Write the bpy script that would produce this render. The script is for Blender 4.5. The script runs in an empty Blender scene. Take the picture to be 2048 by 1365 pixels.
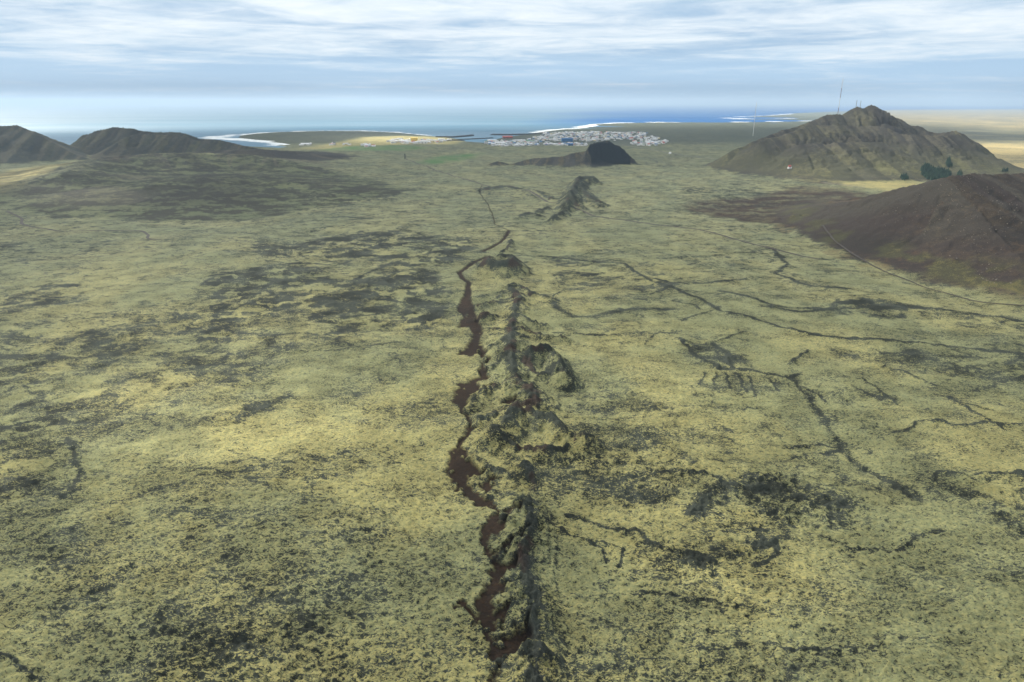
import bpy, math, random
import numpy as np

# ------------------------------------------------------------------ camera, sky, sun, exposure
S = bpy.context.scene
H = 220.0                      # camera height above the lava plain, metres
FPX = 1365.0                   # focal length in photo pixels (24 mm lens)
PITCH = math.atan(479.0 / FPX)
SUN_AZ = math.radians(-48)     # left of straight ahead
SUN_EL = math.radians(34)
cam_d = bpy.data.cameras.new("camera")
cam = bpy.data.objects.new("camera", cam_d)
S.collection.objects.link(cam)
cam_d.lens = 24.0
cam_d.sensor_width = 36.0
cam_d.clip_start = 1.0
cam_d.clip_end = 400000.0
cam.location = (0, 0, H)
cam.rotation_euler = (math.pi / 2 - PITCH, 0, 0)
S.camera = cam
S.view_settings.view_transform = 'Standard'
S.view_settings.look = 'None'
S.view_settings.gamma = 1.0
S.view_settings.exposure = 1.58
S.cycles.volume_bounces = 0
S.cycles.transparent_max_bounces = 12
S.cycles.max_bounces = 6
S.cycles.volume_step_rate = 1.0
S.cycles.use_denoising = True

SUNV = np.array([math.sin(SUN_AZ) * math.cos(SUN_EL), math.cos(SUN_AZ) * math.cos(SUN_EL), math.sin(SUN_EL)])
sd = bpy.data.lights.new("sun", 'SUN')
sd.energy = 5.0
sd.angle = math.radians(0.53)
sd.color = (1.0, 0.93, 0.78)
sun = bpy.data.objects.new("sun", sd)
S.collection.objects.link(sun)
import mathutils
sun.rotation_euler = mathutils.Vector(SUNV).to_track_quat('Z', 'Y').to_euler()


class NT:
    """small helper for node trees"""
    def __init__(s, tree):
        s.t = tree
        s.n = tree.nodes
        s.l = tree.links

    def node(s, kind, **kw):
        n = s.n.new(kind)
        ins = kw.pop('ins', {})
        for k, v in kw.items():
            setattr(n, k, v)
        for k, v in ins.items():
            s.put(n.inputs[k], v)
        return n

    def put(s, sock, v):
        if isinstance(v, bpy.types.NodeSocket):
            s.l.new(v, sock)
        else:
            sock.default_value = v

    def math(s, op, a, b=0.0, clamp=False):
        n = s.node('ShaderNodeMath', operation=op, use_clamp=clamp)
        s.put(n.inputs[0], a)
        s.put(n.inputs[1], b)
        return n.outputs[0]

    def mix(s, f, a, b, mode='MIX'):
        n = s.node('ShaderNodeMix', data_type='RGBA', blend_type=mode)
        s.put(n.inputs[0], f)
        s.put(n.inputs[6], a)
        s.put(n.inputs[7], b)
        return n.outputs[2]

    def ramp(s, v, a, b, lo=0.0, hi=1.0):
        n = s.node('ShaderNodeMapRange', interpolation_type='SMOOTHSTEP')
        s.put(n.inputs[0], v)
        s.put(n.inputs[1], a)
        s.put(n.inputs[2], b)
        s.put(n.inputs[3], lo)
        s.put(n.inputs[4], hi)
        return n.outputs[0]

    def noise(s, vec, scale, detail=4.0, rough=0.55, dist=0.0):
        n = s.node('ShaderNodeTexNoise', noise_dimensions='3D')
        s.put(n.inputs['Vector'], vec)
        s.put(n.inputs['Scale'], scale)
        s.put(n.inputs['Detail'], detail)
        s.put(n.inputs['Roughness'], rough)
        s.put(n.inputs['Distortion'], dist)
        return n.outputs[0]

    def attr(s, name):
        return s.node('ShaderNodeAttribute', attribute_name=name)

    def scale(s, vec, xyz):
        n = s.node('ShaderNodeVectorMath', operation='MULTIPLY')
        s.put(n.inputs[0], vec)
        n.inputs[1].default_value = xyz
        return n.outputs[0]


def world():
    w = bpy.data.worlds.new("World")
    S.world = w
    w.use_nodes = True
    t = NT(w.node_tree)
    t.n.clear()
    sky = t.node('ShaderNodeTexSky', sky_type='NISHITA')
    sky.sun_disc = False
    sky.sun_elevation = SUN_EL
    sky.sun_rotation = SUN_AZ % (2 * math.pi)
    sky.altitude = 200
    sky.air_density = 1.3
    sky.dust_density = 1.5
    sky.ozone_density = 1.5
    co = t.node('ShaderNodeTexCoord').outputs['Generated']
    sep = t.node('ShaderNodeSeparateXYZ')
    t.l.new(co, sep.inputs[0])
    x, y, z = sep.outputs
    zz = t.math('ADD', t.math('MAXIMUM', z, 0.0), 0.03)
    comb = t.node('ShaderNodeCombineXYZ')
    t.put(comb.inputs[0], t.math('DIVIDE', x, zz))
    t.put(comb.inputs[1], t.math('DIVIDE', y, zz))
    p = comb.outputs[0]
    big = t.noise(t.scale(p, (0.9, 1.0, 1)), 0.30, 6, 0.58, 0.5)
    small = t.noise(t.scale(p, (1.0, 1.0, 1)), 1.1, 8, 0.64, 0.8)
    # cover grows with height above the horizon
    lift = t.ramp(z, 0.030, 0.095)
    cov = t.math('ADD', t.math('ADD', t.math('MULTIPLY', big, 0.6), t.math('MULTIPLY', small, 0.4)), t.math('MULTIPLY', lift, 0.16))
    bright = t.ramp(cov, 0.48, 0.80)
    # two cloud tones: lit tops and grey-blue undersides
    sk = t.mix(0.96, sky.outputs[0], (7.6, 10.6, 13.8, 1))
    grey = t.mix(t.ramp(big, 0.35, 0.65), (5.6, 8.1, 10.9, 1), (8.2, 10.6, 12.8, 1))
    under = t.mix(t.ramp(z, 0.022, 0.075), sk, grey)
    low = t.ramp(z, 0.0, 0.03)
    base = t.mix(low, sk, under)
    col = t.mix(bright, base, (13.4, 14.3, 14.9, 1))
    # high overhead the sky clears to thin blue
    col = t.mix(t.ramp(z, .17, .36), col, t.mix(.25, sky.outputs[0], (3.4, 4.6, 6.4, 1)))
    bg = t.node('ShaderNodeBackground')
    t.put(bg.inputs[0], col)
    bg.inputs[1].default_value = 0.0256
    out = t.node('ShaderNodeOutputWorld')
    t.l.new(bg.outputs[0], out.inputs[0])


world()

# ------------------------------------------------------------------ helpers
rng = np.random.default_rng(7)
random.seed(7)
CP, SP = math.cos(PITCH), math.sin(PITCH)


def ray(u, v):
    a, b = u - 1024.0, 682.5 - v
    return np.array([a, FPX * CP + b * SP, -FPX * SP + b * CP])


def G(u, v, z=0.0):
    """photo pixel -> point of the level plain"""
    d = ray(u, v)
    t = (z - H) / d[2]
    return np.array([d[0] * t, d[1] * t])


def GY(u, v, Y):
    """photo pixel -> point at forward distance Y"""
    d = ray(u, v)
    t = Y / d[1]
    return np.array([d[0] * t, Y, H + d[2] * t])


def mpp(u, v):
    """metres across per photo pixel on the plain"""
    return abs(G(u + 1, v)[0] - G(u, v)[0])


_perm = np.random.default_rng(3).permutation(4096).astype(np.int32)
_ang = np.random.default_rng(4).random(4096) * 2 * np.pi
_gx, _gy = np.cos(_ang).astype(np.float32), np.sin(_ang).astype(np.float32)


def gnoise(x, y, seed=0):
    xi = np.floor(x)
    yi = np.floor(y)
    fx = (x - xi).astype(np.float32)
    fy = (y - yi).astype(np.float32)
    xi = xi.astype(np.int64)
    yi = yi.astype(np.int64)
    ux = fx * fx * fx * (fx * (fx * 6 - 15) + 10)
    uy = fy * fy * fy * (fy * (fy * 6 - 15) + 10)

    def g(ix, iy, dx, dy):
        h = _perm[(_perm[(ix + seed * 131) & 4095] + iy) & 4095]
        return _gx[h] * dx + _gy[h] * dy
    n00 = g(xi, yi, fx, fy)
    n10 = g(xi + 1, yi, fx - 1, fy)
    n01 = g(xi, yi + 1, fx, fy - 1)
    n11 = g(xi + 1, yi + 1, fx - 1, fy - 1)
    a = n00 + ux * (n10 - n00)
    b = n01 + ux * (n11 - n01)
    return (a + uy * (b - a)) * 1.5


def fbm(x, y, lam, octs, seed=0, gain=0.5, spacing=None):
    out = np.zeros(np.shape(x), np.float32)
    amp = 1.0
    for o in range(octs):
        w = 1.0
        if spacing is not None:
            w = np.clip(lam / (2.2 * spacing) - 0.4, 0, 1)
        out += amp * w * gnoise(x / lam + 17.3 * o, y / lam - 9.1 * o, seed + o)
        lam *= 0.5
        amp *= gain
    return out


def ridged(x, y, lam, octs, seed=0, gain=0.5, spacing=None):
    out = np.zeros(np.shape(x), np.float32)
    amp = 1.0
    for o in range(octs):
        w = 1.0
        if spacing is not None:
            w = np.clip(lam / (2.2 * spacing) - 0.4, 0, 1)
        out += amp * w * (0.55 - 2 * np.abs(gnoise(x / lam + 7.7 * o, y / lam + 5.1 * o, seed + o)))
        lam *= 0.5
        amp *= gain
    return out


def sstep(x, a, b):
    t = np.clip((x - a) / (b - a), 0, 1)
    return t * t * (3 - 2 * t)


def dist_line(x, y, pts, pad, out=None):
    """distance to a polyline, only correct below pad; also the parameter 0..1 along it"""
    d = np.full(x.shape, 1e9, np.float32)
    par = np.zeros(x.shape, np.float32)
    pts = [np.asarray(p, float)[:2] for p in pts]
    lx = min(p[0] for p in pts) - pad
    hx = max(p[0] for p in pts) + pad
    ly = min(p[1] for p in pts) - pad
    hy = max(p[1] for p in pts) + pad
    idx = np.nonzero((x > lx) & (x < hx) & (y > ly) & (y < hy))[0]
    if len(idx) == 0:
        return d, par
    xs, ys = x[idx], y[idx]
    dd = np.full(xs.shape, 1e9)
    pp = np.zeros(xs.shape)
    n = len(pts) - 1
    for k in range(n):
        a, b = pts[k], pts[k + 1]
        ab = b - a
        L = max(1e-6, ab @ ab)
        t = np.clip(((xs - a[0]) * ab[0] + (ys - a[1]) * ab[1]) / L, 0, 1)
        q = np.hypot(xs - a[0] - t * ab[0], ys - a[1] - t * ab[1])
        m = q < dd
        dd = np.where(m, q, dd)
        pp = np.where(m, (k + t) / n, pp)
    d[idx] = dd
    par[idx] = pp
    return d, par


def in_poly(x, y, poly):
    ins = np.zeros(x.shape, bool)
    n = len(poly)
    for i in range(n):
        x1, y1 = poly[i]
        x2, y2 = poly[(i + 1) % n]
        if y1 == y2:
            continue
        c = ((y1 > y) != (y2 > y)) & (x < (x2 - x1) * (y - y1) / (y2 - y1) + x1)
        ins ^= c
    return ins


def poly_mask(x, y, px, feather):
    """soft inside mask of a polygon traced on the plain; feather in metres"""
    poly = [G(*p) for p in px]
    out = np.zeros(x.shape, np.float32)
    lx = min(p[0] for p in poly) - feather
    hx = max(p[0] for p in poly) + feather
    ly = min(p[1] for p in poly) - feather
    hy = max(p[1] for p in poly) + feather
    idx = np.nonzero((x > lx) & (x < hx) & (y > ly) & (y < hy))[0]
    if len(idx) == 0:
        return out
    xs, ys = x[idx], y[idx]
    ins = in_poly(xs, ys, poly)
    d, _ = dist_line(xs, ys, poly + [poly[0]], feather * 1.01)
    d = np.minimum(d, feather)
    sd_ = np.where(ins, d, -d)
    out[idx] = sstep(sd_, -feather, feather)
    return out


def make_mesh(name, verts, faces, mats=(), smooth=True, parent=None, midx=None):
    me = bpy.data.meshes.new(name)
    verts = np.asarray(verts, np.float32)
    faces = np.asarray(faces, np.int32)
    k = faces.shape[1]
    me.vertices.add(len(verts))
    me.vertices.foreach_set('co', verts.ravel())
    me.loops.add(len(faces) * k)
    me.loops.foreach_set('vertex_index', faces.ravel())
    me.polygons.add(len(faces))
    me.polygons.foreach_set('loop_start', np.arange(0, len(faces) * k, k, dtype=np.int32))
    if midx is not None:
        me.polygons.foreach_set('material_index', np.asarray(midx, np.int32))
    me.polygons.foreach_set('use_smooth', np.full(len(faces), smooth))
    me.update(calc_edges=True)
    for m in mats:
        me.materials.append(m)
    o = bpy.data.objects.new(name, me)
    S.collection.objects.link(o)
    if parent:
        o.parent = parent
    return o


def add_attr(o, name, arr, kind='FLOAT'):
    a = o.data.attributes.new(name, kind, 'POINT')
    if kind == 'FLOAT':
        a.data.foreach_set('value', np.asarray(arr, np.float32).ravel())
    else:
        arr = np.asarray(arr, np.float32)
        c = np.concatenate([arr, np.ones((len(arr), 1), np.float32)], 1)
        a.data.foreach_set('color', c.ravel())


def tag(o, label=None, cat=None, group=None, kind=None):
    for k, v in (('label', label), ('category', cat), ('group', group), ('kind', kind)):
        if v:
            o[k] = v
    return o


# ------------------------------------------------------------------ what stands where on the plain (traced outlines)
COAST = [(-2500, 292), (-600, 292), (100, 293), (470, 292), (560, 296), (583, 293), (560, 291), (590, 289), (572, 286), (545, 283.5), (560, 282),
         (520, 279.5), (483, 275.5), (487, 271), (515, 267.5), (560, 264.5), (640, 262.5), (720, 262.5), (790, 265.5), (840, 270.5), (880, 274.5),
         (905, 277), (925, 283), (985, 287), (990, 281), (1008, 276), (1038, 271.5), (1075, 266.5), (1100, 262.5), (1130, 259), (1165, 258.3),
         (1245, 257.5), (1160, 256.6), (1200, 254), (1280, 254.3), (1205, 252), (1192, 249), (1240, 246.6), (1330, 245), (1440, 245.3), (1560, 244),
         (1640, 242), (1560, 239.5), (1460, 239), (1600, 237.5), (1590, 235.5), (1490, 234.5), (1545, 231.5), (1585, 229), (1590, 227), (1640, 224.8), (1700, 222.6), (1800, 220),
         (2100, 218.5), (2700, 218)]
coast_poly = [G(*p) for p in COAST]
coast_poly += [np.array([60000., 14000.]), np.array([60000., -30000.]), np.array([-60000., -30000.]), np.array([-60000., coast_poly[0][1]])]

# dark lava areas: polygon, density, feather (m)
LAVA = [
    ([(400, 575), (455, 545), (560, 530), (600, 525), (700, 560), (790, 538), (870, 543), (890, 580), (905, 630), (880, 650), (760, 652), (700, 660), (560, 625), (520, 640), (430, 652), (395, 640), (412, 610)], .50, 22),
    ([(500, 490), (520, 480), (540, 492), (620, 481), (700, 468), (780, 465), (870, 473), (945, 480), (938, 500), (900, 525), (800, 540), (760, 535), (740, 515), (600, 515), (545, 508)], .44, 25),
    ([(375, 668), (440, 650), (485, 662), (480, 685), (440, 690), (400, 682)], .50, 10),
    ([(475, 690), (520, 672), (570, 672), (605, 698), (570, 708), (520, 695)], .45, 12),
    ([(330, 630), (400, 625), (410, 650), (380, 665), (335, 650)], .42, 14),
    ([(640, 655), (700, 650), (720, 680), (690, 690), (620, 680)], .3, 14),
    ([(0, 560), (60, 575), (140, 565), (165, 590), (140, 612), (40, 622), (0, 625)], .35, 22),
    ([(0, 485), (60, 487), (70, 498), (0, 505)], .3, 20),
    ([(0, 645), (90, 650), (115, 662), (60, 680), (0, 700)], .38, 18),
    ([(-60, 690), (80, 672), (200, 660), (310, 640), (300, 690), (235, 760), (185, 850), (60, 890), (-60, 930)], .30, 26),
    ([(240, 670), (290, 655), (285, 700), (250, 705)], .35, 9),
    ([(250, 705), (350, 680), (560, 705), (540, 790), (400, 800), (260, 770)], .26, 16),
    ([(0, 720), (90, 760), (130, 830), (60, 860), (-80, 850)], .15, 14),
    ([(380, 852), (470, 825), (560, 788), (590, 800), (560, 818), (480, 850), (410, 870)], .28, 7),
    ([(100, 880), (160, 870), (190, 930), (190, 975), (130, 1010), (60, 1000), (0, 1060), (-80, 1000), (-60, 900)], .24, 10),
    ([(60, 1060), (140, 1060), (230, 1100), (300, 1090), (290, 1200), (160, 1240), (60, 1180)], .22, 10),
    ([(280, 1220), (420, 1230), (520, 1300), (560, 1400), (420, 1400), (300, 1320)], .24, 8),
    ([(500, 1200), (600, 1150), (760, 1200), (780, 1290), (700, 1400), (540, 1400)], .13, 9),
    ([(660, 1030), (760, 1000), (820, 1020), (780, 1100), (680, 1100)], .14, 10),
    ([(120, 350), (260, 330), (480, 345), (620, 360), (760, 375), (800, 395), (600, 425), (470, 440), (300, 442), (130, 430), (20, 415)], .20, 70),
    # to the right of the crater row
    ([(1375, 1010), (1400, 985), (1430, 1000), (1410, 1035), (1385, 1045), (1372, 1030)], .5, 4),
    ([(1400, 985), (1440, 960), (1470, 955), (1490, 965), (1460, 1000), (1420, 1005)], .42, 4),
    ([(1480, 945), (1530, 930), (1600, 950), (1640, 975), (1700, 980), (1745, 1000), (1735, 1030), (1650, 1048), (1580, 1050), (1530, 1035), (1500, 990)], .44, 6),
    ([(1430, 1100), (1510, 1080), (1500, 1055), (1530, 1058), (1540, 1085), (1480, 1110), (1435, 1115)], .5, 4),
    ([(1310, 1095), (1360, 1095), (1440, 1130), (1420, 1145), (1360, 1125)], .4, 4),
    ([(1870, 945), (1920, 930), (2100, 945), (2100, 1080), (2000, 1060), (1930, 1010), (1880, 980)], .30, 8),
    ([(1640, 690), (1750, 690), (2100, 725), (2100, 775), (1900, 755), (1760, 735), (1660, 710)], .24, 12),
    ([(1660, 600), (1760, 605), (1900, 620), (2100, 650), (2100, 672), (1900, 650), (1700, 642), (1640, 630)], .30, 14),
    ([(1340, 680), (1400, 680), (1500, 720), (1470, 745), (1400, 730), (1370, 710)], .28, 8),
    ([(1380, 760), (1440, 735), (1560, 755), (1540, 790), (1440, 795)], .2, 8),
    ([(1580, 745), (1650, 770), (1790, 790), (1830, 800), (1740, 812), (1640, 790)], .26, 8),
    ([(1240, 560), (1310, 545), (1400, 570), (1380, 590), (1280, 585)], .22, 14),
    ([(1100, 520), (1280, 525), (1290, 560), (1180, 575), (1110, 560)], .16, 16),
    ([(1040, 740), (1300, 780), (1400, 860), (1320, 930), (1150, 900), (1160, 820)], .14, 20),
    ([(1160, 860), (1330, 870), (1400, 940), (1340, 1010), (1160, 990), (1080, 960), (1120, 910)], .18, 12),
    ([(1370, 375), (1650, 390), (1600, 410), (1390, 420)], .20, 40),
    ([(1040, 900), (1180, 890), (1200, 880), (1180, 915), (1060, 925)], .1, 8),
]
# dark lava lines (channels, flow edges): points, width (m), density, step height (m)
LINES = [
    ([(1080, 512), (1150, 518), (1200, 528), (1250, 533), (1285, 560), (1350, 571), (1400, 570), (1490, 561)], 5, .55, 2),
    ([(1105, 600), (1115, 622), (1150, 640), (1190, 638), (1240, 622), (1350, 622)], 9, .42, 3),
    ([(1105, 595), (1125, 583), (1170, 577)], 3, .5, 2),
    ([(1285, 562), (1340, 580), (1400, 603), (1440, 627), (1500, 638), (1560, 662), (1600, 668), (1650, 678), (1760, 684), (1850, 690), (1950, 700), (2060, 716)], 4.5, .6, 3),
    ([(1440, 588), (1500, 600), (1545, 618), (1650, 622), (1720, 608)], 6, .5, 3),
    ([(1520, 618), (1600, 628), (1700, 622), (1850, 618), (1960, 630), (2060, 650)], 6, .45, 2),
    ([(1310, 521), (1400, 513), (1500, 506), (1545, 498)], 3, .5, 1.5),
    ([(1545, 500), (1575, 530), (1550, 550), (1620, 575), (1700, 580)], 7, .42, 2),
    ([(1110, 670), (1160, 673), (1240, 675)], 3, .6, 3),
    ([(1290, 690), (1320, 668), (1350, 668)], 3, .4, 2),
    ([(1360, 680), (1390, 712), (1440, 735), (1500, 738), (1580, 752), (1600, 745)], 5, .5, 2),
    ([(1420, 685), (1470, 672), (1490, 666)], 2.5, .55, 3),
    ([(1425, 688), (1455, 705), (1468, 735)], 5, .42, 2),
    ([(1578, 728), (1590, 716), (1612, 705)], 2.2, .6, 4),
    ([(1590, 745), (1600, 770), (1640, 815), (1680, 880), (1720, 915), (1780, 950), (1845, 990)], 6.5, .36, -3),
    ([(1610, 770), (1655, 800)], 2, .5, 1),
    ([(1780, 860), (1815, 858), (1840, 843), (1885, 843), (1905, 852), (1980, 848)], 2.2, .65, 3),
    ([(2000, 850), (2060, 851)], 2, .6, 3),
    ([(1755, 733), (1800, 745), (1845, 762), (1872, 775)], 2, .6, 2),
    ([(1895, 795), (1950, 825), (2010, 860)], 3, .45, 2),
    ([(1870, 790), (1920, 806), (1985, 820)], 2, .4, 1),
    ([(1570, 890), (1640, 880), (1690, 890), (1650, 900)], 3, .5, 2),
    ([(1640, 1075), (1700, 1100), (1790, 1100), (1850, 1070), (1890, 1062)], 3, .38, 2),
    ([(1875, 950), (1885, 935), (1930, 945), (1960, 955)], 2, .5, 2),
    ([(1960, 945), (2060, 942)], 2.6, .6, 3),
    ([(1100, 1055), (1160, 1080), (1195, 1100), (1213, 1130)], 1.6, .5, 1.5),
    ([(1180, 1085), (1240, 1102), (1238, 1135)], 1.5, .5, 1.5),
    ([(1140, 1030), (1180, 1048), (1215, 1058), (1280, 1068), (1290, 1088), (1310, 1100)], 3.2, .5, 3),
    ([(1270, 1193), (1340, 1190), (1400, 1200), (1450, 1210), (1500, 1218)], 1.6, .38, 1),
    ([(1520, 1285), (1600, 1300), (1680, 1310)], 1.2, .4, .8),
    ([(1320, 948), (1400, 950), (1450, 962)], 1.8, .5, 1.5),
    ([(1540, 1090), (1560, 1080), (1545, 1115), (1510, 1135)], 2.5, .45, 2),
    ([(1340, 580), (1380, 588), (1440, 592)], 3, .25, 1),
    ([(1345, 605), (1390, 612), (1400, 620)], 3, .4, 1),
    ([(1360, 640), (1400, 632), (1440, 620)], 3.5, .42, 2),
    ([(1300, 592), (1330, 583), (1350, 572)], 3, .4, 1),
    ([(1140, 545), (1180, 550), (1230, 548)], 3, .3, 1),
    ([(1140, 515), (1180, 505), (1300, 480), (1350, 467)], 2.2, .38, 0.5),
    ([(515, 502), (580, 514), (660, 516), (740, 513)], 5, .4, 2),
    ([(400, 575), (430, 555), (500, 538), (600, 528), (700, 530)], 5, .35, 2),
    ([(700, 562), (780, 530), (870, 505), (930, 498)], 6, .4, 2),
    ([(590, 705), (660, 705), (740, 692), (800, 685)], 2.5, .45, 2),
    ([(655, 525), (690, 528), (700, 524)], 4, .4, 1),
    ([(135, 880), (150, 920), (165, 950), (150, 990)], 3, .35, 3),
    ([(0, 1330), (50, 1345), (90, 1370)], 2, .45, 2),
    ([(240, 670), (300, 660), (380, 665)], 3, .2, 1),
    ([(650, 436), (680, 434), (740, 439), (700, 441)], 7, .55, 1),
    ([(1450, 745), (1462, 780)], 1.8, .4, 1), ([(1475, 745), (1490, 785)], 1.8, .4, 1), ([(1500, 750), (1506, 790)], 1.8, .4, 1),
    ([(1530, 752), (1560, 780)], 1.8, .4, 1), ([(1410, 745), (1398, 770)], 1.8, .4, 1), ([(1432, 748), (1428, 770)], 1.8, .35, 1),
    ([(1725, 757), (1760, 780), (1790, 810)], 2, .4, 1), ([(1700, 770), (1760, 800)], 2, .35, 1),
]
# cinder (bare dark gravel) polygons
CINDER = [
    [(929, 580), (943, 577), (941, 600), (950, 612), (948, 622), (958, 640), (966, 655), (963, 670), (956, 680), (968, 698), (977, 711), (940, 713), (915, 710), (935, 686), (945, 665), (938, 650), (915, 652), (925, 632), (913, 615), (922, 600)],
    [(945, 612), (975, 601), (990, 600), (985, 606), (955, 617)],
    [(964, 722), (973, 741), (977, 759), (957, 765), (957, 787), (937, 806), (931, 820), (948, 847), (940, 864), (931, 878), (922, 880), (938, 850), (921, 820), (906, 802), (908, 784), (920, 770), (957, 755), (961, 740)],
    [(956, 780), (985, 772), (1000, 778), (975, 784), (957, 788)],
    [(1000, 806), (1030, 800), (1040, 806), (1010, 815)],
    [(921, 896), (950, 911), (944, 924), (956, 937), (981, 948), (962, 951), (944, 949), (936, 962), (945, 975), (960, 990), (985, 1004), (979, 1015), (962, 1010), (942, 1000), (918, 981), (897, 957), (891, 935), (897, 912), (908, 900)],
    [(975, 957), (1002, 960), (985, 975), (970, 990), (960, 985), (968, 970)],
    [(995, 1028), (1030, 1018), (1050, 1010), (1048, 1022), (1020, 1036), (1004, 1046), (1012, 1058), (992, 1072), (985, 1092), (990, 1112), (978, 1130), (971, 1110), (962, 1080), (961, 1056), (974, 1038)],
    [(985, 1112), (1008, 1096), (1030, 1082), (1052, 1066), (1050, 1085), (1030, 1100), (1010, 1112), (990, 1125)],
    [(978, 1128), (1000, 1128), (1035, 1130), (1032, 1148), (1012, 1152), (1006, 1166), (1018, 1178), (1000, 1195), (990, 1222), (1020, 1214), (1028, 1226), (996, 1240), (990, 1262), (1000, 1284), (1035, 1272), (1055, 1246), (1062, 1262), (1055, 1300), (1030, 1320), (1003, 1336), (1000, 1365), (998, 1420), (984, 1420), (986, 1365), (982, 1310), (972, 1272), (950, 1240), (952, 1212), (970, 1186), (979, 1152)],
]
CINDER_LINES = [([(1018, 462), (1008, 478), (985, 494), (967, 502)], 3.6), ([(972, 512), (945, 526), (918, 543), (924, 556), (938, 566), (935, 580)], 3.5),
                ([(964, 373), (960, 388), (975, 405), (985, 430), (990, 450), (1018, 462)], 1.1), ([(975, 1010), (990, 1020), (1000, 1028)], 1.6),
                ([(962, 712), (980, 720), (975, 730)], 2.0), ([(945, 860), (925, 880), (918, 900)], 2.2), ([(950, 1240), (930, 1220), (915, 1205)], 1.4)]
# ridges of the crater row: points, height, half width (m)
RIDGES = [
    ([(1075, 1420), (1066, 1330), (1060, 1250), (1056, 1190), (1052, 1130), (1054, 1085), (1062, 1030), (1060, 975), (1052, 930)], 8.5, 13),
    ([(1060, 1010), (1025, 1022), (985, 1045)], 4.5, 7), ([(1054, 1062), (1015, 1088), (985, 1112)], 5, 7),
    ([(1052, 1140), (1020, 1160), (995, 1180)], 3, 9), ([(1056, 1215), (1020, 1222), (995, 1235)], 3.5, 8), ([(1062, 1270), (1030, 1300), (1005, 1320)], 3.5, 9),
    ([(1060, 960), (1020, 950), (975, 930), (955, 915)], 4.5, 11), ([(1060, 985), (1020, 985), (985, 978)], 4.0, 8),
    ([(985, 862), (1008, 835), (1042, 810), (1082, 822), (1125, 848), (1160, 862)], 15, 14),
    ([(1160, 862), (1150, 885), (1100, 903), (1050, 898), (1008, 882), (985, 862)], 8, 10),
    ([(1045, 808), (1075, 800), (1062, 780), (1035, 765), (1030, 740), (1018, 705), (1022, 665), (1030, 625), (1040, 592), (1015, 568)], 11, 20),
    ([(1060, 700), (1093, 690), (1112, 708), (1130, 738)], 17, 13), ([(1060, 700), (1052, 725), (1085, 745), (1125, 742)], 7, 12),
    ([(1030, 760), (990, 772), (955, 790), (945, 808)], 6, 9), ([(1022, 720), (985, 730), (965, 735)], 6, 9), ([(1020, 690), (985, 690), (962, 700)], 5, 10),
    ([(1022, 660), (990, 655), (960, 650)], 5, 10), ([(1028, 630), (990, 625), (955, 630)], 8, 14), ([(1030, 605), (990, 600), (950, 608)], 6, 10), ([(1035, 585), (985, 585), (945, 590)], 6, 10),
    ([(1025, 655), (1060, 665), (1100, 674), (1130, 675)], 6, 7), ([(1035, 620), (1062, 645), (1095, 652)], 6, 7), ([(1035, 760), (1065, 765), (1085, 790)], 7, 8),
    ([(1042, 808), (1005, 822), (960, 835)], 6, 12), ([(1010, 568), (1040, 568), (1065, 585)], 9, 9), ([(1040, 590), (1075, 592), (1105, 600)], 5, 10),
    ([(1000, 500), (1018, 490), (1022, 478)], 8, 12),
    ([(1186, 352), (1160, 352), (1145, 378), (1137, 398)], 28, 27), ([(1128, 420), (1118, 426), (1103, 434)], 13, 16), ([(1165, 378), (1185, 395), (1200, 400)], 16, 22), ([(1140, 395), (1170, 415)], 14, 18),
    ([(1040, 430), (1058, 424), (1075, 428)], 11, 20), ([(1075, 420), (1095, 410)], 8, 14), ([(1085, 385), (1092, 398)], 9, 12),
    ([(962, 380), (1010, 372), (1060, 380), (1095, 395)], 7, 45),
]
CONES = [  # (centre px), base radius m, height m, rim radius m
    ((1000, 542), 46, 21, 19), ((1012, 602), 20, 8, 7), ((955, 640), 16, 6, 5),
]
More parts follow.
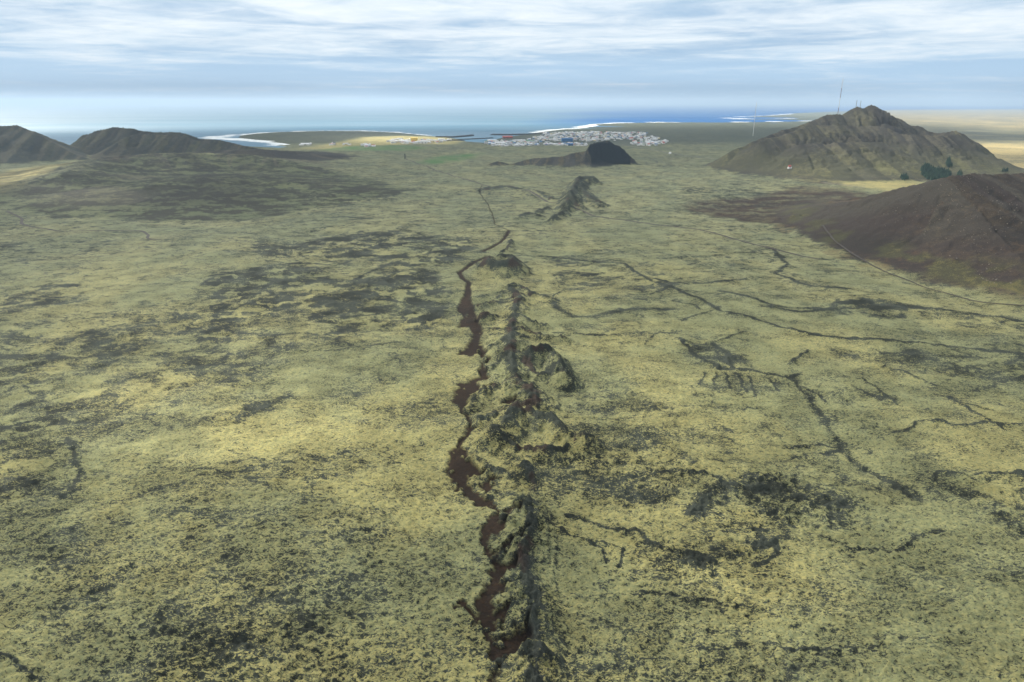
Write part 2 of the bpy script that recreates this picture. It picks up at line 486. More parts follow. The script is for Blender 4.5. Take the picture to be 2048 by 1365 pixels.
# crest lines of the hills: (u, v, forward distance); slope; toe width factor
HILLS = [
    dict(name='far_left_hill', ky=.5, slope=1.0, crest=[(-700, 262, 3000), (-450, 235, 3050), (-250, 228, 3050), (-90, 240, 3000), (0, 250, 2950), (35, 252, 2950), (70, 266, 2900), (105, 285, 2870), (140, 303, 2830), (180, 318, 2800)]),
    dict(name='left_hill', ky=.4, slope=1.5, crest=[(138, 300, 3150), (165, 270, 3200), (195, 261, 3220), (228, 254, 3250), (250, 256, 3250), (268, 257, 3250), (290, 263, 3250), (350, 263, 3260), (372, 266, 3260), (400, 276, 3260), (440, 279, 3240), (490, 290, 3200), (530, 297, 3180), (560, 303, 3150)]),
    dict(name='left_hill', ky=.6, slope=.9, crest=[(235, 285, 2980), (262, 268, 3080), (300, 268, 3100), (360, 270, 3100), (400, 282, 3060), (450, 295, 3020)]),
    dict(name='broad_hill', slope=.19, crest=[(130, 345, 1900), (200, 316, 2350), (300, 307, 2450), (400, 307, 2500), (500, 311, 2500), (560, 320, 2450), (640, 340, 2350), (700, 355, 2150)]),
    dict(name='broad_hill', slope=.10, crest=[(250, 372, 1800), (400, 355, 1850), (560, 365, 1850), (680, 385, 1800)]),
    dict(name='low_ridge', slope=.14, crest=[(380, 306, 2880), (450, 300, 2900), (510, 298, 2900), (570, 302, 2900), (650, 310, 2880)]),
    dict(name='crag', ky=.9, slope=2.0, crest=[(1172, 304, 2560), (1181, 287, 2620), (1198, 281, 2640), (1222, 283, 2640), (1241, 293, 2640), (1256, 308, 2620), (1268, 318, 2600)]),
    dict(name='crag', ky=.8, slope=.6, crest=[(978, 328, 2560), (995, 323, 2570), (1020, 328, 2560), (1050, 319, 2600), (1070, 316, 2620), (1090, 315, 2600), (1125, 312, 2600), (1152, 306, 2620), (1172, 302, 2640)]),
    dict(name='mast_hill', ky=.52, slope=1.1, crest=[(1455, 305, 2500), (1520, 277, 2600), (1560, 262, 2700), (1600, 250, 2760), (1630, 239, 2800), (1655, 227, 2830), (1672, 227, 2830), (1686, 229, 2830), (1703, 217, 2840), (1716, 213, 2840), (1730, 215, 2840), (1745, 208, 2850), (1758, 214, 2850), (1772, 226, 2840), (1800, 237, 2800), (1822, 250, 2780), (1838, 250, 2760), (1856, 262, 2720), (1880, 268, 2650), (1892, 264, 2620), (1912, 263, 2600), (1928, 268, 2580), (1945, 283, 2560), (1975, 303, 2540), (2005, 322, 2520), (2035, 340, 2500)]),
    dict(name='mast_hill', ky=.52, slope=1.0, crest=[(1520, 281, 2440), (1580, 266, 2500), (1620, 250, 2560), (1700, 250, 2560), (1770, 255, 2540), (1800, 266, 2480), (1840, 272, 2450), (1880, 272, 2450), (1915, 270, 2460), (1940, 287, 2440), (1980, 312, 2400)]),
    dict(name='mast_hill', ky=.7, slope=.6, crest=[(1600, 290, 2330), (1700, 285, 2350), (1760, 285, 2350), (1775, 300, 2300)]),
    dict(name='scree_hill', ky=.45, slope=.80, crest=[(1560, 436, 1330), (1640, 425, 1290), (1720, 405, 1240), (1790, 392, 1190), (1840, 373, 1150), (1880, 355, 1130), (1910, 349, 1130), (1960, 346, 1150), (2048, 346, 1180), (2150, 330, 1200), (2300, 310, 1220), (2600, 300, 1250)]),
]
PATCH = dict(
    heath=[([(-60, 400), (60, 425), (150, 436), (300, 441), (470, 439), (560, 430), (620, 417), (720, 400), (810, 384), (780, 370), (700, 348), (620, 330), (520, 312), (300, 308), (180, 330), (60, 372), (-60, 396)], 25),
           ([(280, 395), (330, 360), (470, 345), (560, 365), (600, 390), (430, 440), (300, 440)], 30),
           ([(640, 380), (700, 370), (830, 380), (790, 392), (700, 398)], 30)],
    grass=[([(835, 327), (865, 314), (900, 309), (962, 306), (945, 316), (905, 325), (870, 330)], 40),
           ([(640, 300), (720, 291), (810, 291), (860, 297), (800, 303), (700, 302)], 60), ([(1150, 263), (1220, 262), (1205, 268), (1165, 268)], 60)],
    field=[([(600, 298), (660, 288), (720, 275), (800, 272), (900, 275), (930, 283), (905, 289), (820, 288), (720, 293), (650, 299)], 60),
           ([(0, 352), (40, 338), (130, 328), (190, 318), (150, 345), (90, 365), (0, 392), (-200, 395), (-200, 350)], 40),
           ([(1640, 345), (1800, 352), (1860, 372), (1790, 385), (1690, 372)], 40)],
    sand=[([(1740, 219), (2700, 217), (2700, 345), (1900, 345), (1800, 300), (1700, 235)], 200)],
    town=[([(965, 288), (1010, 273), (1090, 263), (1290, 262), (1345, 285), (1260, 292), (1180, 290), (1050, 294)], 50)],
    brown=[([(1400, 400), (1500, 395), (1600, 372), (1700, 380), (1780, 395), (1700, 440), (1640, 480), (1560, 450), (1430, 432), (1370, 415)], 30), ([(1415, 418), (1480, 428), (1560, 432), (1640, 452), (1700, 490), (1640, 478), (1560, 452), (1480, 440)], 14),
           ([(1490, 340), (1560, 338), (1640, 352), (1700, 372), (1620, 368), (1540, 350)], 30),
           ([(230, 305), (480, 300), (640, 312), (620, 330), (400, 325), (250, 318)], 80),
           ([(300, 415), (420, 408), (430, 432), (320, 436)], 30), ([(180, 330), (300, 320), (330, 335), (210, 345)], 60),
           ([(500, 340), (700, 365), (760, 385), (620, 372)], 60)],
)

ROADS = [
    ([(812, 318), (840, 330), (865, 338), (905, 353), (960, 371), (983, 376), (1020, 374), (1055, 381), (1085, 398), (1098, 406), (1130, 408), (1165, 422), (1188, 430), (1260, 438), (1330, 449), (1420, 466), (1500, 488), (1560, 503), (1640, 520)], 6, 't', 'track', 'dark dirt track crossing the plain between the craters and the crag'),
    ([(1640, 470), (1665, 492), (1700, 513), (1745, 535), (1790, 552), (1870, 580), (1950, 602), (2060, 616)], 3, 't', 'track', 'dark track along the foot of the scree hill'),
    ([(15, 425), (45, 437), (42, 448), (62, 454), (120, 462), (180, 461), (285, 461), (298, 470), (292, 477), (305, 482), (325, 481)], 5, 't', 'path', 'thin winding track on the left of the plain'),
    ([(1235, 288), (1290, 297), (1340, 308), (1400, 315), (1450, 322)], 9, 'p', 'road', 'straight paved road leading from the town past the white tank'),
    ([(1645, 366), (1680, 371), (1730, 378)], 8, 'p', 'road', 'pale gravel road at the foot of the mast mountain'),
]
# ------------------------------------------------------------------ the grid of the land (finer near the place the photo was taken from)
az_f = np.radians(np.arange(-51, 51.001, 0.078))
az_c = np.radians(np.concatenate([np.arange(-180, -51, 1.5), ]))
az = np.concatenate([az_c, az_f, np.radians(np.arange(52.5, 180.01, 1.5))])
rs = [3.0]
while rs[-1] < 60000:
    r = rs[-1]
    px = (r * r + H * H) / H / 682.0
    if r < 150:
        dr = 6.0
    elif r < 6500:
        dr = min(px * 0.85, 2.4 + r * 0.0022)
    else:
        dr = min(px * 0.6, r * 0.012)
    rs.append(r + dr)
rs = np.array(rs)
NR, NA = len(rs), len(az)
R2, A2 = np.meshgrid(rs, az, indexing='ij')
X = (R2 * np.sin(A2)).ravel()
Y = (R2 * np.cos(A2)).ravel()
RR = R2.ravel()
drr = np.gradient(rs)
SPC = np.maximum(np.repeat(drr, NA), RR * math.radians(0.078)).astype(np.float32)
print('land grid', NR, NA, NR * NA)

# warped query coordinates make every traced outline ragged
wx = fbm(X, Y, 26, 4, 11, .62, SPC) * 9 + fbm(X, Y, 5, 2, 15, .6, SPC) * 1.6
wy = fbm(X, Y, 26, 4, 21, .62, SPC) * 9 + fbm(X, Y, 5, 2, 25, .6, SPC) * 1.6
far = np.clip(RR / 700, .28, 3)
XW, YW = X + wx * far, Y + wy * far
XS, YS = X + wx * .28, Y + wy * .28       # milder warp near the crater row

# coast
landm = in_poly(X, Y, coast_poly)
cidx = np.nonzero((RR > 3300) & (RR < 60000))[0]
cd = np.full(X.shape, 500.0)
d_, _ = dist_line(X[cidx], Y[cidx], coast_poly[:len(COAST)], 1200)
cd[cidx] = np.minimum(d_, 500)
sdc = np.where(landm, cd, -cd)
base = np.clip(sdc * 0.08, -8, 0) - 0.0
sealevel = -2.0

# low relief of the plain
Zb = fbm(X, Y, 420, 3, 31, .5) * 3.5 + fbm(X, Y, 90, 2, 35, .5, SPC) * 1.6
Zb *= sstep(sdc, 0, 400) * sstep(RR, 60, 200)

dens = np.full(X.shape, 0.0, np.float32)
for px, dv, fe in LAVA:
    dv = dv * (.66 if px[0][1] > 1000 and px[0][0] < 1000 else 1)
    dens = np.maximum(dens, dv * poly_mask(XW, YW, px, fe * 1.0)) + 0.25 * np.minimum(dens, dv * poly_mask(XW, YW, px, fe)) * 0
step = np.zeros(X.shape, np.float32)
linem = np.zeros(X.shape, np.float32)
for px, w, dv, st in LINES:
    d, p = dist_line(XS, YS, [G(*q) for q in px], w * 4)
    m = np.exp(-(d / (w * .52)) ** 2)
    linem = np.maximum(linem, dv * m)
    step += st * np.exp(-(d / (w * 1.5)) ** 2)

# crater row
ridge = np.zeros(X.shape, np.float32)
crest = np.zeros(X.shape, np.float32)
for px, h, w in RIDGES:
    pts = [G(u, v) for u, v in px]
    # traced crests stand above the plain: move them towards the camera so that they project where traced
    sh = []
    for q in pts:
        f = 1 - 0.8 * h / H
        sh.append(q * f)
    d, p = dist_line(XS, YS, sh, w * 2.5)
    prof = np.clip(1 - d / (w * 1.25), 0, 1)
    hh = h * (prof ** 1.1) * (0.82 + (.55 if 8 <= h < 10 else .22) * fbm(X, Y, 26, 3, 41, .55, SPC))
    ridge = np.maximum(ridge, hh)
    crest = np.maximum(crest, np.exp(-(d / (w * .24)) ** 2) * min(1, h / 8))
for (c, r0, h, rc) in CONES:
    q = G(*c)
    d = np.hypot(XS - q[0], YS - q[1])
    hh = np.where(d > rc, h * np.clip(1 - (d - rc) / (r0 - rc), 0, 1) ** 1.2, h - (rc - d) * .55)
    ridge = np.maximum(ridge, hh)
    crest = np.maximum(crest, np.exp(-((d - rc - 3) / (rc * .45)) ** 2) * .9)
gl = ridged(X, Y, 16, 3, 51, .55, SPC)
ridge = ridge + sstep(ridge, 0.5, 5) * (gl * 2.0 + 1.5 * ridged(X, Y, 6, 3, 55, .6, SPC))
roadm = np.zeros(X.shape, np.float32)
for px, w, *_r in ROADS:
    d, p = dist_line(X, Y, [G(*q) for q in px], w * 4)
    roadm = np.maximum(roadm, 1 - sstep(d, w * 1.0, w * 2.6))
ridge = ridge * (1 - .95 * roadm)
rowmask = sstep(ridge, 1.0, 4.0)

# cinder channel
cind = np.zeros(X.shape, np.float32)
XC, YC = X + wx * .16 + fbm(X, Y, 8, 4, 61, .7, SPC) * 2.6, Y + wy * .16 + fbm(X, Y, 8, 4, 65, .7, SPC) * 3.4
for px in CINDER:
    cind = np.maximum(cind, poly_mask(XC, YC, px, 1.5))
for px, w in CINDER_LINES:
    d, p = dist_line(XC, YC, [G(*q) for q in px], w * 3)
    cind = np.maximum(cind, 1 - sstep(d, w * .7, w * 1.3))

cind *= 1 - .9 * sstep(fbm(X, Y, 9, 3, 69, .6, SPC), .55, .68)
# hills
hill = np.zeros(X.shape, np.float32)
hid = np.zeros(X.shape, np.int16)
hu = np.zeros(X.shape, np.float32)
names = []
for hd in HILLS:
    if hd['name'] not in names:
        names.append(hd['name'])
    k = names.index(hd['name']) + 1
    P = np.array([GY(*c) for c in hd['crest']])
    P[:, 2] = np.maximum(P[:, 2], 1.0)
    seg = [0.0]
    for i in range(1, len(P)):
        seg.append(seg[-1] + np.hypot(*(P[i, :2] - P[i - 1, :2])))
    n = int(seg[-1] / (4 if hd['name'] == 'crag' else 12)) + 2
    s_ = np.linspace(0, seg[-1], n)
    cx, cy, cz = (np.interp(s_, seg, P[:, j]) for j in range(3))
    cz = cz + fbm(s_, s_ * 0, 60, 3, 77) * np.clip(cz * .045, 0, 1.2 if hd['name'] == 'crag' else 4)
    sl = hd['slope']
    reach = cz.max() / sl / hd.get('ky', 1.0) * 1.9 + 30
    idx = np.nonzero((X > cx.min() - reach) & (X < cx.max() + reach) & (Y > cy.min() - reach) & (Y < cy.max() + reach))[0]
    xs, ys = X[idx], Y[idx]
    gx_ = fbm(xs, ys, 120, 4, 81 + k, .55)
    best = np.zeros(xs.shape)
    bu = np.zeros(xs.shape)
    bd = np.zeros(xs.shape)
    for i in range(n):
        d = np.hypot(xs - cx[i], (ys - cy[i]) * hd.get('ky', 1.0))
        t = np.clip(d * sl / (1.7 * cz[i]), 0, 1)
        hh = cz[i] * (1 - t) ** 1.55
        m = hh > best
        best = np.where(m, hh, best)
        bu = np.where(m, s_[i], bu)
        bd = np.where(m, d, bd)
    # gullies down the slope
    g1 = ridged(bu / 1.0 + gx_ * 40, bd * .13, 55, 3, 91 + k, .55)
    mid = sstep(bd, 5, 70) * sstep(best, 2, 20)
    gp = .07 if hd['slope'] < .2 else .16
    if hd['name'] == 'scree_hill':
        gp = .09
        gx_ = gx_ * .6
    best = best * (1 + gp * g1 * mid + .10 * gx_ * mid)
    best = np.maximum(best, 0)
    m = best > hill[idx]
    ii = idx[m]
    hill[ii] = best[m]
    hid[ii] = k
    hu[ii] = bu[m]

# rough lava relief, only as fine as the grid can carry
dn = np.clip(dens + linem, 0, 1)
rough = ridged(XW * .75, Y, 14, 4, 101, .6, SPC)
fine = fbm(X * .8, Y, 3.4, 3, 111, .62, SPC)
flat = (1 - .9 * roadm) * (1 - sstep(hill, 1, 8)) * (1 - .8 * cind) * sstep(sdc, 10, 200)
lump = (rough * (0.5 + 2.3 * dn) + fine * (1.0 + 1.6 * dn)) * flat
Z = base + Zb + lump + step * .45 * flat + ridge * (1 - .75 * cind) + hill + fbm(X, Y, 22, 3, 121, .6, SPC) * sstep(hill, 3, 20) * 1.6
Z -= cind * 1.2
# land behind the coast stays below the sea
Z = np.where(sdc < 0, base - .5, Z)
print('heights done')

# where the bare lava shows: crevices and crests are darker than the moss cushions
sp_fade = np.clip(3.0 / SPC, .15, 1)
mott = fbm(XW * .7, YW, 60, 4, 131, .6, SPC)
mott2 = fbm(X * .6, Y, 240, 3, 137, .55)
net = ridged(XW * .55, YW * 1.2, 70, 3, 141, .5, SPC)
pat = fbm(XW, YW * 1.1, 26, 4, 421, .66, SPC)
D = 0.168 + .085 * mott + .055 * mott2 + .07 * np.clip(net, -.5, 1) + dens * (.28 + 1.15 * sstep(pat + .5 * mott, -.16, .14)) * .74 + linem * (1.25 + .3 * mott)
D += (-0.075 * np.clip(fine * 1.6, -1, 1) - .05 * np.clip(rough, -1, 1)) * np.clip(2.0 / SPC, .2, 1)
mid_ = fbm(XW * .55, YW * 1.15, 30, 5, 401, .68, SPC)
D += mid_ * (.10 + .30 * np.clip(dens * 2, 0, 1)) 
nn_ = gnoise(XW / 95 + 3, YW / 34, 411) + .35 * gnoise(X / 22, Y / 9, 412) * np.clip(4 / SPC, 0, 1)
gate_ = sstep(gnoise(X / 210, Y / 150, 413), -.05, .25)
D += .30 * np.exp(-(nn_ / .055) ** 2) * gate_
nn_ = gnoise(XW / 60 - 3, YW / 60, 415) + .3 * gnoise(X / 14, Y / 11, 416) * np.clip(3 / SPC, 0, 1)
D += .26 * np.exp(-(nn_ / .045) ** 2) * sstep(gnoise(X / 170, Y / 170, 417), .0, .25) * np.clip(4 / SPC, .3, 1)
# steep faces carry no moss
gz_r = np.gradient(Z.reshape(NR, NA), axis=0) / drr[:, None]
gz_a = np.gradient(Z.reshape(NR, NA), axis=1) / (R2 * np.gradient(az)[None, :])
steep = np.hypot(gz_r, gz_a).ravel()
KP = H / np.maximum(H - np.clip(hill, 0, 150), 20)
XP, YP = XW * KP, YW * KP
D += (1 - rowmask) * sstep(steep, .35, 1.1) * .35 * (1 - sstep(hill, 2, 10)) * flat
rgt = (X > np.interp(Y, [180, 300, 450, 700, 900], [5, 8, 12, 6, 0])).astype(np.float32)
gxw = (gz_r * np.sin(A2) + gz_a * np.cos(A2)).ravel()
D += rowmask * .16 * sstep(-gxw, .25, .8)  # shade on flanks turned from the sun, painted in as more bare ground
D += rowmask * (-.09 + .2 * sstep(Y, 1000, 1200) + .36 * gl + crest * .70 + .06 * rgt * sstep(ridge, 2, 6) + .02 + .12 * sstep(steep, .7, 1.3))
# spine: rough grey lava
sp_pts = [G(u, v) for u, v in [(1082, 1420), (1075, 1330), (1072, 1250), (1070, 1190), (1066, 1130), (1070, 1085), (1076, 1030), (1070, 975), (1062, 930)]]
d, p = dist_line(XW * .3 + XS * .7, YS, sp_pts, 40)
spine = np.exp(-(d / 4.4) ** 2) * sstep(fbm(X, Y, 14, 4, 431, .65, SPC), -.45, .15)
D = np.maximum(D, spine * (.46 + .25 * mott + .30 * gl))
d, p = dist_line(XS, YS, [G(u, v) * .96 for u, v in [(1060, 800), (1035, 765), (1030, 740), (1018, 705), (1022, 665), (1030, 625), (1040, 592), (1015, 568)]], 40)
spine2 = np.exp(-(d / 9.0) ** 2)
D = np.maximum(D, spine2 * (.42 + .3 * mott + .30 * gl))

# colours: A the cover (moss, grass, gravel), B what shows between it (lava, rock)
def colf(c):
    return np.array(c, np.float32)[None, :]

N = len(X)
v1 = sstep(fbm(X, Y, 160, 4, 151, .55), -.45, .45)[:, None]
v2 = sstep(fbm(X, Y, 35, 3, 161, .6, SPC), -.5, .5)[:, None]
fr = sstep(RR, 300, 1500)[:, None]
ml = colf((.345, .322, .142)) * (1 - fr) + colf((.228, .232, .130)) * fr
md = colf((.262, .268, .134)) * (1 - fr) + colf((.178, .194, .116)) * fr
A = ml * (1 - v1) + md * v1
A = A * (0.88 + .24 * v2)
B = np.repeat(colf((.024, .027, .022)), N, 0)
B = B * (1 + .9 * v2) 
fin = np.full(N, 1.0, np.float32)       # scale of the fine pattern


def blend(m, a, b=None):
    global A, B
    m = np.asarray(m, np.float32)[:, None]
    A = A * (1 - m) + colf(a) * m
    if b is not None:
        B = B * (1 - m) + colf(b) * m

for px, fe in PATCH['sand']:
    m = poly_mask(XW, YW, px, fe)
    blend(m, (.42, .34, .17), (.10, .10, .07))
    D = D * (1 - m) + m * (.22 + .3 * mott2)
for px, fe in PATCH['brown']:
    m = poly_mask(XW, YW, px, fe) * (.75 + .25 * np.clip(mott * 3, -1, 1))
    blend(m, (.072, .050, .036), (.032, .026, .022))
    D = D + m * .12
for px, fe in PATCH['heath']:
    m = poly_mask(XP, YP, px, fe) * np.clip(.85 + .9 * mott2 + .6 * mott, .7, 1)
    blend(m, (.115, .135, .075), (.036, .036, .027))
    D = D + m * (.08 + .42 * mott + .3 * net)
for px, fe in PATCH['field']:
    m = poly_mask(XW, YW, px, fe) * (.8 + .2 * np.clip(mott * 4, -1, 1))
    blend(m, (.36, .31, .14), (.14, .15, .07))
    D = D * (1 - .8 * m)
for px, fe in PATCH['grass']:
    m = poly_mask(XW, YW, px, fe) * np.clip(.72 + 1.2 * mott, .35, .9)
    blend(m, (.075, .160, .050), (.05, .09, .04))
    D = D * (1 - .8 * m)
for px, fe in PATCH['town']:
    m = poly_mask(X, Y, px, fe)
    blend(m * .8, (.12, .135, .10), (.08, .08, .075))
# coastal lava with thin cover
m = sstep(Y, 3600, 4300) * (1 - sstep(X, 3500, 5200)) * (1 - poly_mask(X, Y, PATCH['field'][0][0], 60))
blend(m * .75, (.085, .10, .07), (.035, .04, .036))
D = D + m * .06
# hills
hcol = dict(far_left_hill=((.060, .068, .045), (.022, .028, .026), .45), left_hill=((.075, .078, .048), (.026, .030, .027), .42),
            broad_hill=((.135, .150, .080), (.038, .036, .028), .36), low_ridge=((.060, .055, .040), (.035, .034, .030), .5),
            crag=((.120, .105, .062), (.034, .036, .036), .48), mast_hill=((.104, .094, .068), (.038, .035, .031), .50),
            scree_hill=((.088, .066, .050), (.040, .032, .029), .50))
hm = sstep(hill, 1.5, 9)
gul = fbm(hu + X * .02, X * .03 + Y * .03, 22, 4, 171, .65)
for k, nm in enumerate(names, 1):
    a, b, dd = hcol[nm]
    sel = (hid == k)
    m = np.where(sel, sstep(hill + 3 * mott, *((6, 30) if nm == 'broad_hill' else (1.5, 7))), 0)
    if nm == 'broad_hill':
        m = m * 0
    blend(m, a, b)
    D = D * (1 - m) + m * (dd + .5 * gul + .2 * mott2)
gul2 = fbm(hu * 1.0 + X * .01, X * .02 + Y * .02, 34, 4, 175, .7)
blend(np.where(hid > 0, hm * .55 * sstep(gul2, .05, .4), 0), (.135, .120, .085), (.06, .055, .045))
blend(np.where(hid > 0, hm * .5 * sstep(-gul2, .05, .4), 0), (.050, .045, .035), (.022, .021, .019))
# green and ochre flanks
sc = (hid == names.index('scree_hill') + 1)
m = np.where(sc, sstep(fbm(X, Y, 130, 4, 181, .6), .12, .5), 0)
blend(m * .45, (.115, .068, .042))
m = np.where(sc, sstep(hill, 2, 8) * (1 - sstep(hill, 12, 34)) * sstep(fbm(X, Y, 90, 4, 185, .6), -.05, .3), 0)
blend(m * .6, (.19, .18, .065), (.06, .06, .03))
mh = (hid == names.index('mast_hill') + 1)
m = np.where(mh, sstep(hill, 2, 12) * (1 - sstep(hill, 40, 90)) * .8 + .3 * sstep(fbm(X, Y, 150, 3, 187, .6), 0, .4), 0)
blend(np.clip(m, 0, 1) * .55, (.20, .20, .085), (.08, .08, .045))
m = np.where(mh, sstep(hill, 178, 196), 0)
blend(m * .6, (.075, .065, .055), (.04, .035, .032))
cr = (hid == names.index('crag') + 1) & (X > GY(1178, 300, 2560)[0] + 12 * mott) & (X < GY(1262, 300, 2600)[0])
m = np.where(cr, sstep(steep, .05, .3), 0)
blend(m, (.020, .026, .028), (.010, .013, .015))
D = np.where(m > .3, .5 + .3 * gul, D)
# reddish scoria on the crater row
m = .6 * rowmask * sstep(fbm(X, Y, 26, 3, 191, .6, SPC), .15, .45) * sstep(crest, .1, .5)
B = B * (1 - m[:, None]) + colf((.048, .028, .023)) * m[:, None]
m = rowmask * spine + 0
B = B * (1 - .6 * m[:, None]) + colf((.040, .045, .042)) * .6 * m[:, None]
# cinder
cv = (.8 + .5 * v2)
A = A * (1 - cind[:, None]) + colf((.034, .0225, .0155)) * cv * cind[:, None]
B = B * (1 - cind[:, None]) + colf((.020, .0155, .0125)) * cind[:, None]
halo = poly_mask(XC, YC, [(885, 880), (960, 890), (1010, 1000), (1050, 1100), (1050, 1420), (930, 1420), (930, 1180), (940, 1050), (880, 980)], 6) * (1 - cind)
D += halo * .05 * fbm(X, Y, 12, 3, 195, .6, SPC) * 4
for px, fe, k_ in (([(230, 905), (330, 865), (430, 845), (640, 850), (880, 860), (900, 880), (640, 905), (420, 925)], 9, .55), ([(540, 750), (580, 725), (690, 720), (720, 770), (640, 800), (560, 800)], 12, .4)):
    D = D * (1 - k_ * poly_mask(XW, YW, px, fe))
D = np.clip(D, 0, 1)
print('colours done', D.mean())

# ------------------------------------------------------------------ materials
def mat(name):
    m = bpy.data.materials.new(name)
    m.use_nodes = True
    m.node_tree.nodes.clear()
    return m, NT(m.node_tree)


def ground_material():
    m, t = mat('moss_and_lava')
    pos = t.node('ShaderNodeNewGeometry').outputs['Position']
    A_ = t.attr('cover').outputs['Color']
    B_ = t.attr('bare').outputs['Color']
    dn_ = t.attr('open').outputs['Fac']
    p = t.scale(pos, (.62, 1, 1))
    n1 = t.noise(p, 1.15, 6, .66, .8)
    n2 = t.noise(p, .27, 5, .66, 1.0)
    n3 = t.noise(pos, 1.9, 3, .6, 0)
    n4 = t.noise(t.scale(pos, (.7, 1, 1)), .075, 5, .7, 1.2)
    cw = t.math('ADD', t.math('MULTIPLY', t.attr('blocks').outputs['Fac'], .34), .08)
    mixn = t.math('ADD', t.math('MULTIPLY', n1, .62), t.math('ADD', t.math('MULTIPLY', n2, .26), t.math('MULTIPLY', n3, .12)))
    mixn = t.math('ADD', t.math('MULTIPLY', mixn, t.math('SUBTRACT', 1.0, cw)), t.math('MULTIPLY', n4, cw))
    # thin crevices between the cushions
    rid = t.math('ABSOLUTE', t.math('SUBTRACT', t.noise(t.scale(pos, (.5, 1, 1)), .16, 5, .6, 1.0), .5))
    crev = t.ramp(rid, 0.0, .026, 1, 0)
    thr = t.ramp(dn_, 0.0, 1.0, .70, .30)
    thr2 = t.math('ADD', t.math('MULTIPLY', t.math('SUBTRACT', .33, dn_), .19), .5)
    dark = t.ramp(t.math('SUBTRACT', mixn, thr2), -.008, .011)
    gate = t.ramp(t.noise(pos, .035, 3, .5, 0), .42, .55)
    rid2 = t.math('ABSOLUTE', t.math('SUBTRACT', t.noise(t.scale(pos, (.6, 1, 1)), .42, 4, .6, 1.2), .5))
    crev = t.math('MAXIMUM', crev, t.math('MULTIPLY', t.ramp(rid2, 0.0, .022, 1, 0), .8))
    crv = t.math('MULTIPLY', t.math('MULTIPLY', crev, gate), t.ramp(dn_, .08, .22))
    dark = t.math('MAXIMUM', dark, t.math('MULTIPLY', crv, .85))
    # tone of the moss: grey lichen, yellow-green cushions
    tone = t.noise(pos, .55, 5, .6, .2)
    ca = t.mix(t.ramp(tone, .32, .68, 0, 1), t.mix(1.0, A_, (.74, .80, .86, 1), 'MULTIPLY'), t.mix(1.0, A_, (1.22, 1.16, 1.05, 1), 'MULTIPLY'))
    cb = t.mix(t.ramp(t.noise(pos, .9, 5, .7, 0), .35, .7), B_, t.mix(1.0, B_, (1.8, 1.85, 1.8, 1), 'MULTIPLY'))
    col = t.mix(dark, ca, cb)
    hb = t.math('ADD', t.math('MULTIPLY', n1, -1.0), t.math('MULTIPLY', tone, .35))
    bump = t.node('ShaderNodeBump', ins={'Strength': .9, 'Distance': 1.9, 'Height': hb})
    b = t.node('ShaderNodeBsdfPrincipled', ins={'Base Color': col, 'Roughness': .95, 'Normal': bump.outputs[0]})
    b.inputs['Specular IOR Level'].default_value = .12
    o = t.node('ShaderNodeOutputMaterial')
    t.l.new(b.outputs[0], o.inputs[0])
    return m


def water_material():
    m, t = mat('sea')
    pos = t.node('ShaderNodeNewGeometry').outputs['Position']
    foam = t.attr('foam').outputs['Fac']
    deep = t.attr('deep').outputs['Fac']
    w1 = t.noise(t.scale(pos, (.5, 1, 1)), .02, 6, .65, .4)
    w2 = t.noise(pos, .12, 4, .6, 0)
    big = t.noise(t.scale(pos, (.35, 1, 1)), .0011, 5, .6, .3)
    base = t.mix(deep, (.14, .24, .33, 1), (.006, .11, .34, 1))
    base = t.mix(t.ramp(big, .30, .75), base, t.mix(1.0, base, (.6, .8, .88, 1), 'MULTIPLY'))
    fn = t.noise(t.scale(pos, (.6, 1, 1)), .012, 6, .7, .5)
    f = t.ramp(t.math('ADD', foam, t.math('MULTIPLY', t.math('SUBTRACT', fn, .5), 1.3)), .45, .62)
    col = t.mix(f, base, (.82, .86, .87, 1))
    bump = t.node('ShaderNodeBump', ins={'Strength': .5, 'Distance': 1.0, 'Height': t.math('ADD', w1, t.math('MULTIPLY', w2, .4))})
    rough = t.math('ADD', t.math('MULTIPLY', f, .5), t.ramp(big, .3, .7, .50, .65))
    b = t.node('ShaderNodeBsdfPrincipled', ins={'Base Color': col, 'Roughness': rough, 'Normal': bump.outputs[0], 'IOR': 1.33})
    b.inputs['Specular IOR Level'].default_value = .12
    o = t.node('ShaderNodeOutputMaterial')
    t.l.new(b.outputs[0], o.inputs[0])
    return m


def plain(name, col, rough=.8, nscale=None, namp=.25, metal=0.0, bumpd=0.0):
    m, t = mat(name)
    c = tuple(col) + (1,)
    pos = t.node('ShaderNodeNewGeometry').outputs['Position']
    if nscale:
        n = t.noise(pos, nscale, 5, .6, .2)
        c = t.mix(t.ramp(n, .3, .7), tuple(x * (1 - namp) for x in col) + (1,), tuple(min(1, x * (1 + namp)) for x in col) + (1,))
    b = t.node('ShaderNodeBsdfPrincipled', ins={'Base Color': c, 'Roughness': rough, 'Metallic': metal})
    if bumpd and nscale:
        bp = t.node('ShaderNodeBump', ins={'Strength': .8, 'Distance': bumpd, 'Height': n})
        t.l.new(bp.outputs[0], b.inputs['Normal'])
    o = t.node('ShaderNodeOutputMaterial')
    t.l.new(b.outputs[0], o.inputs[0])
    return m


GM = ground_material()

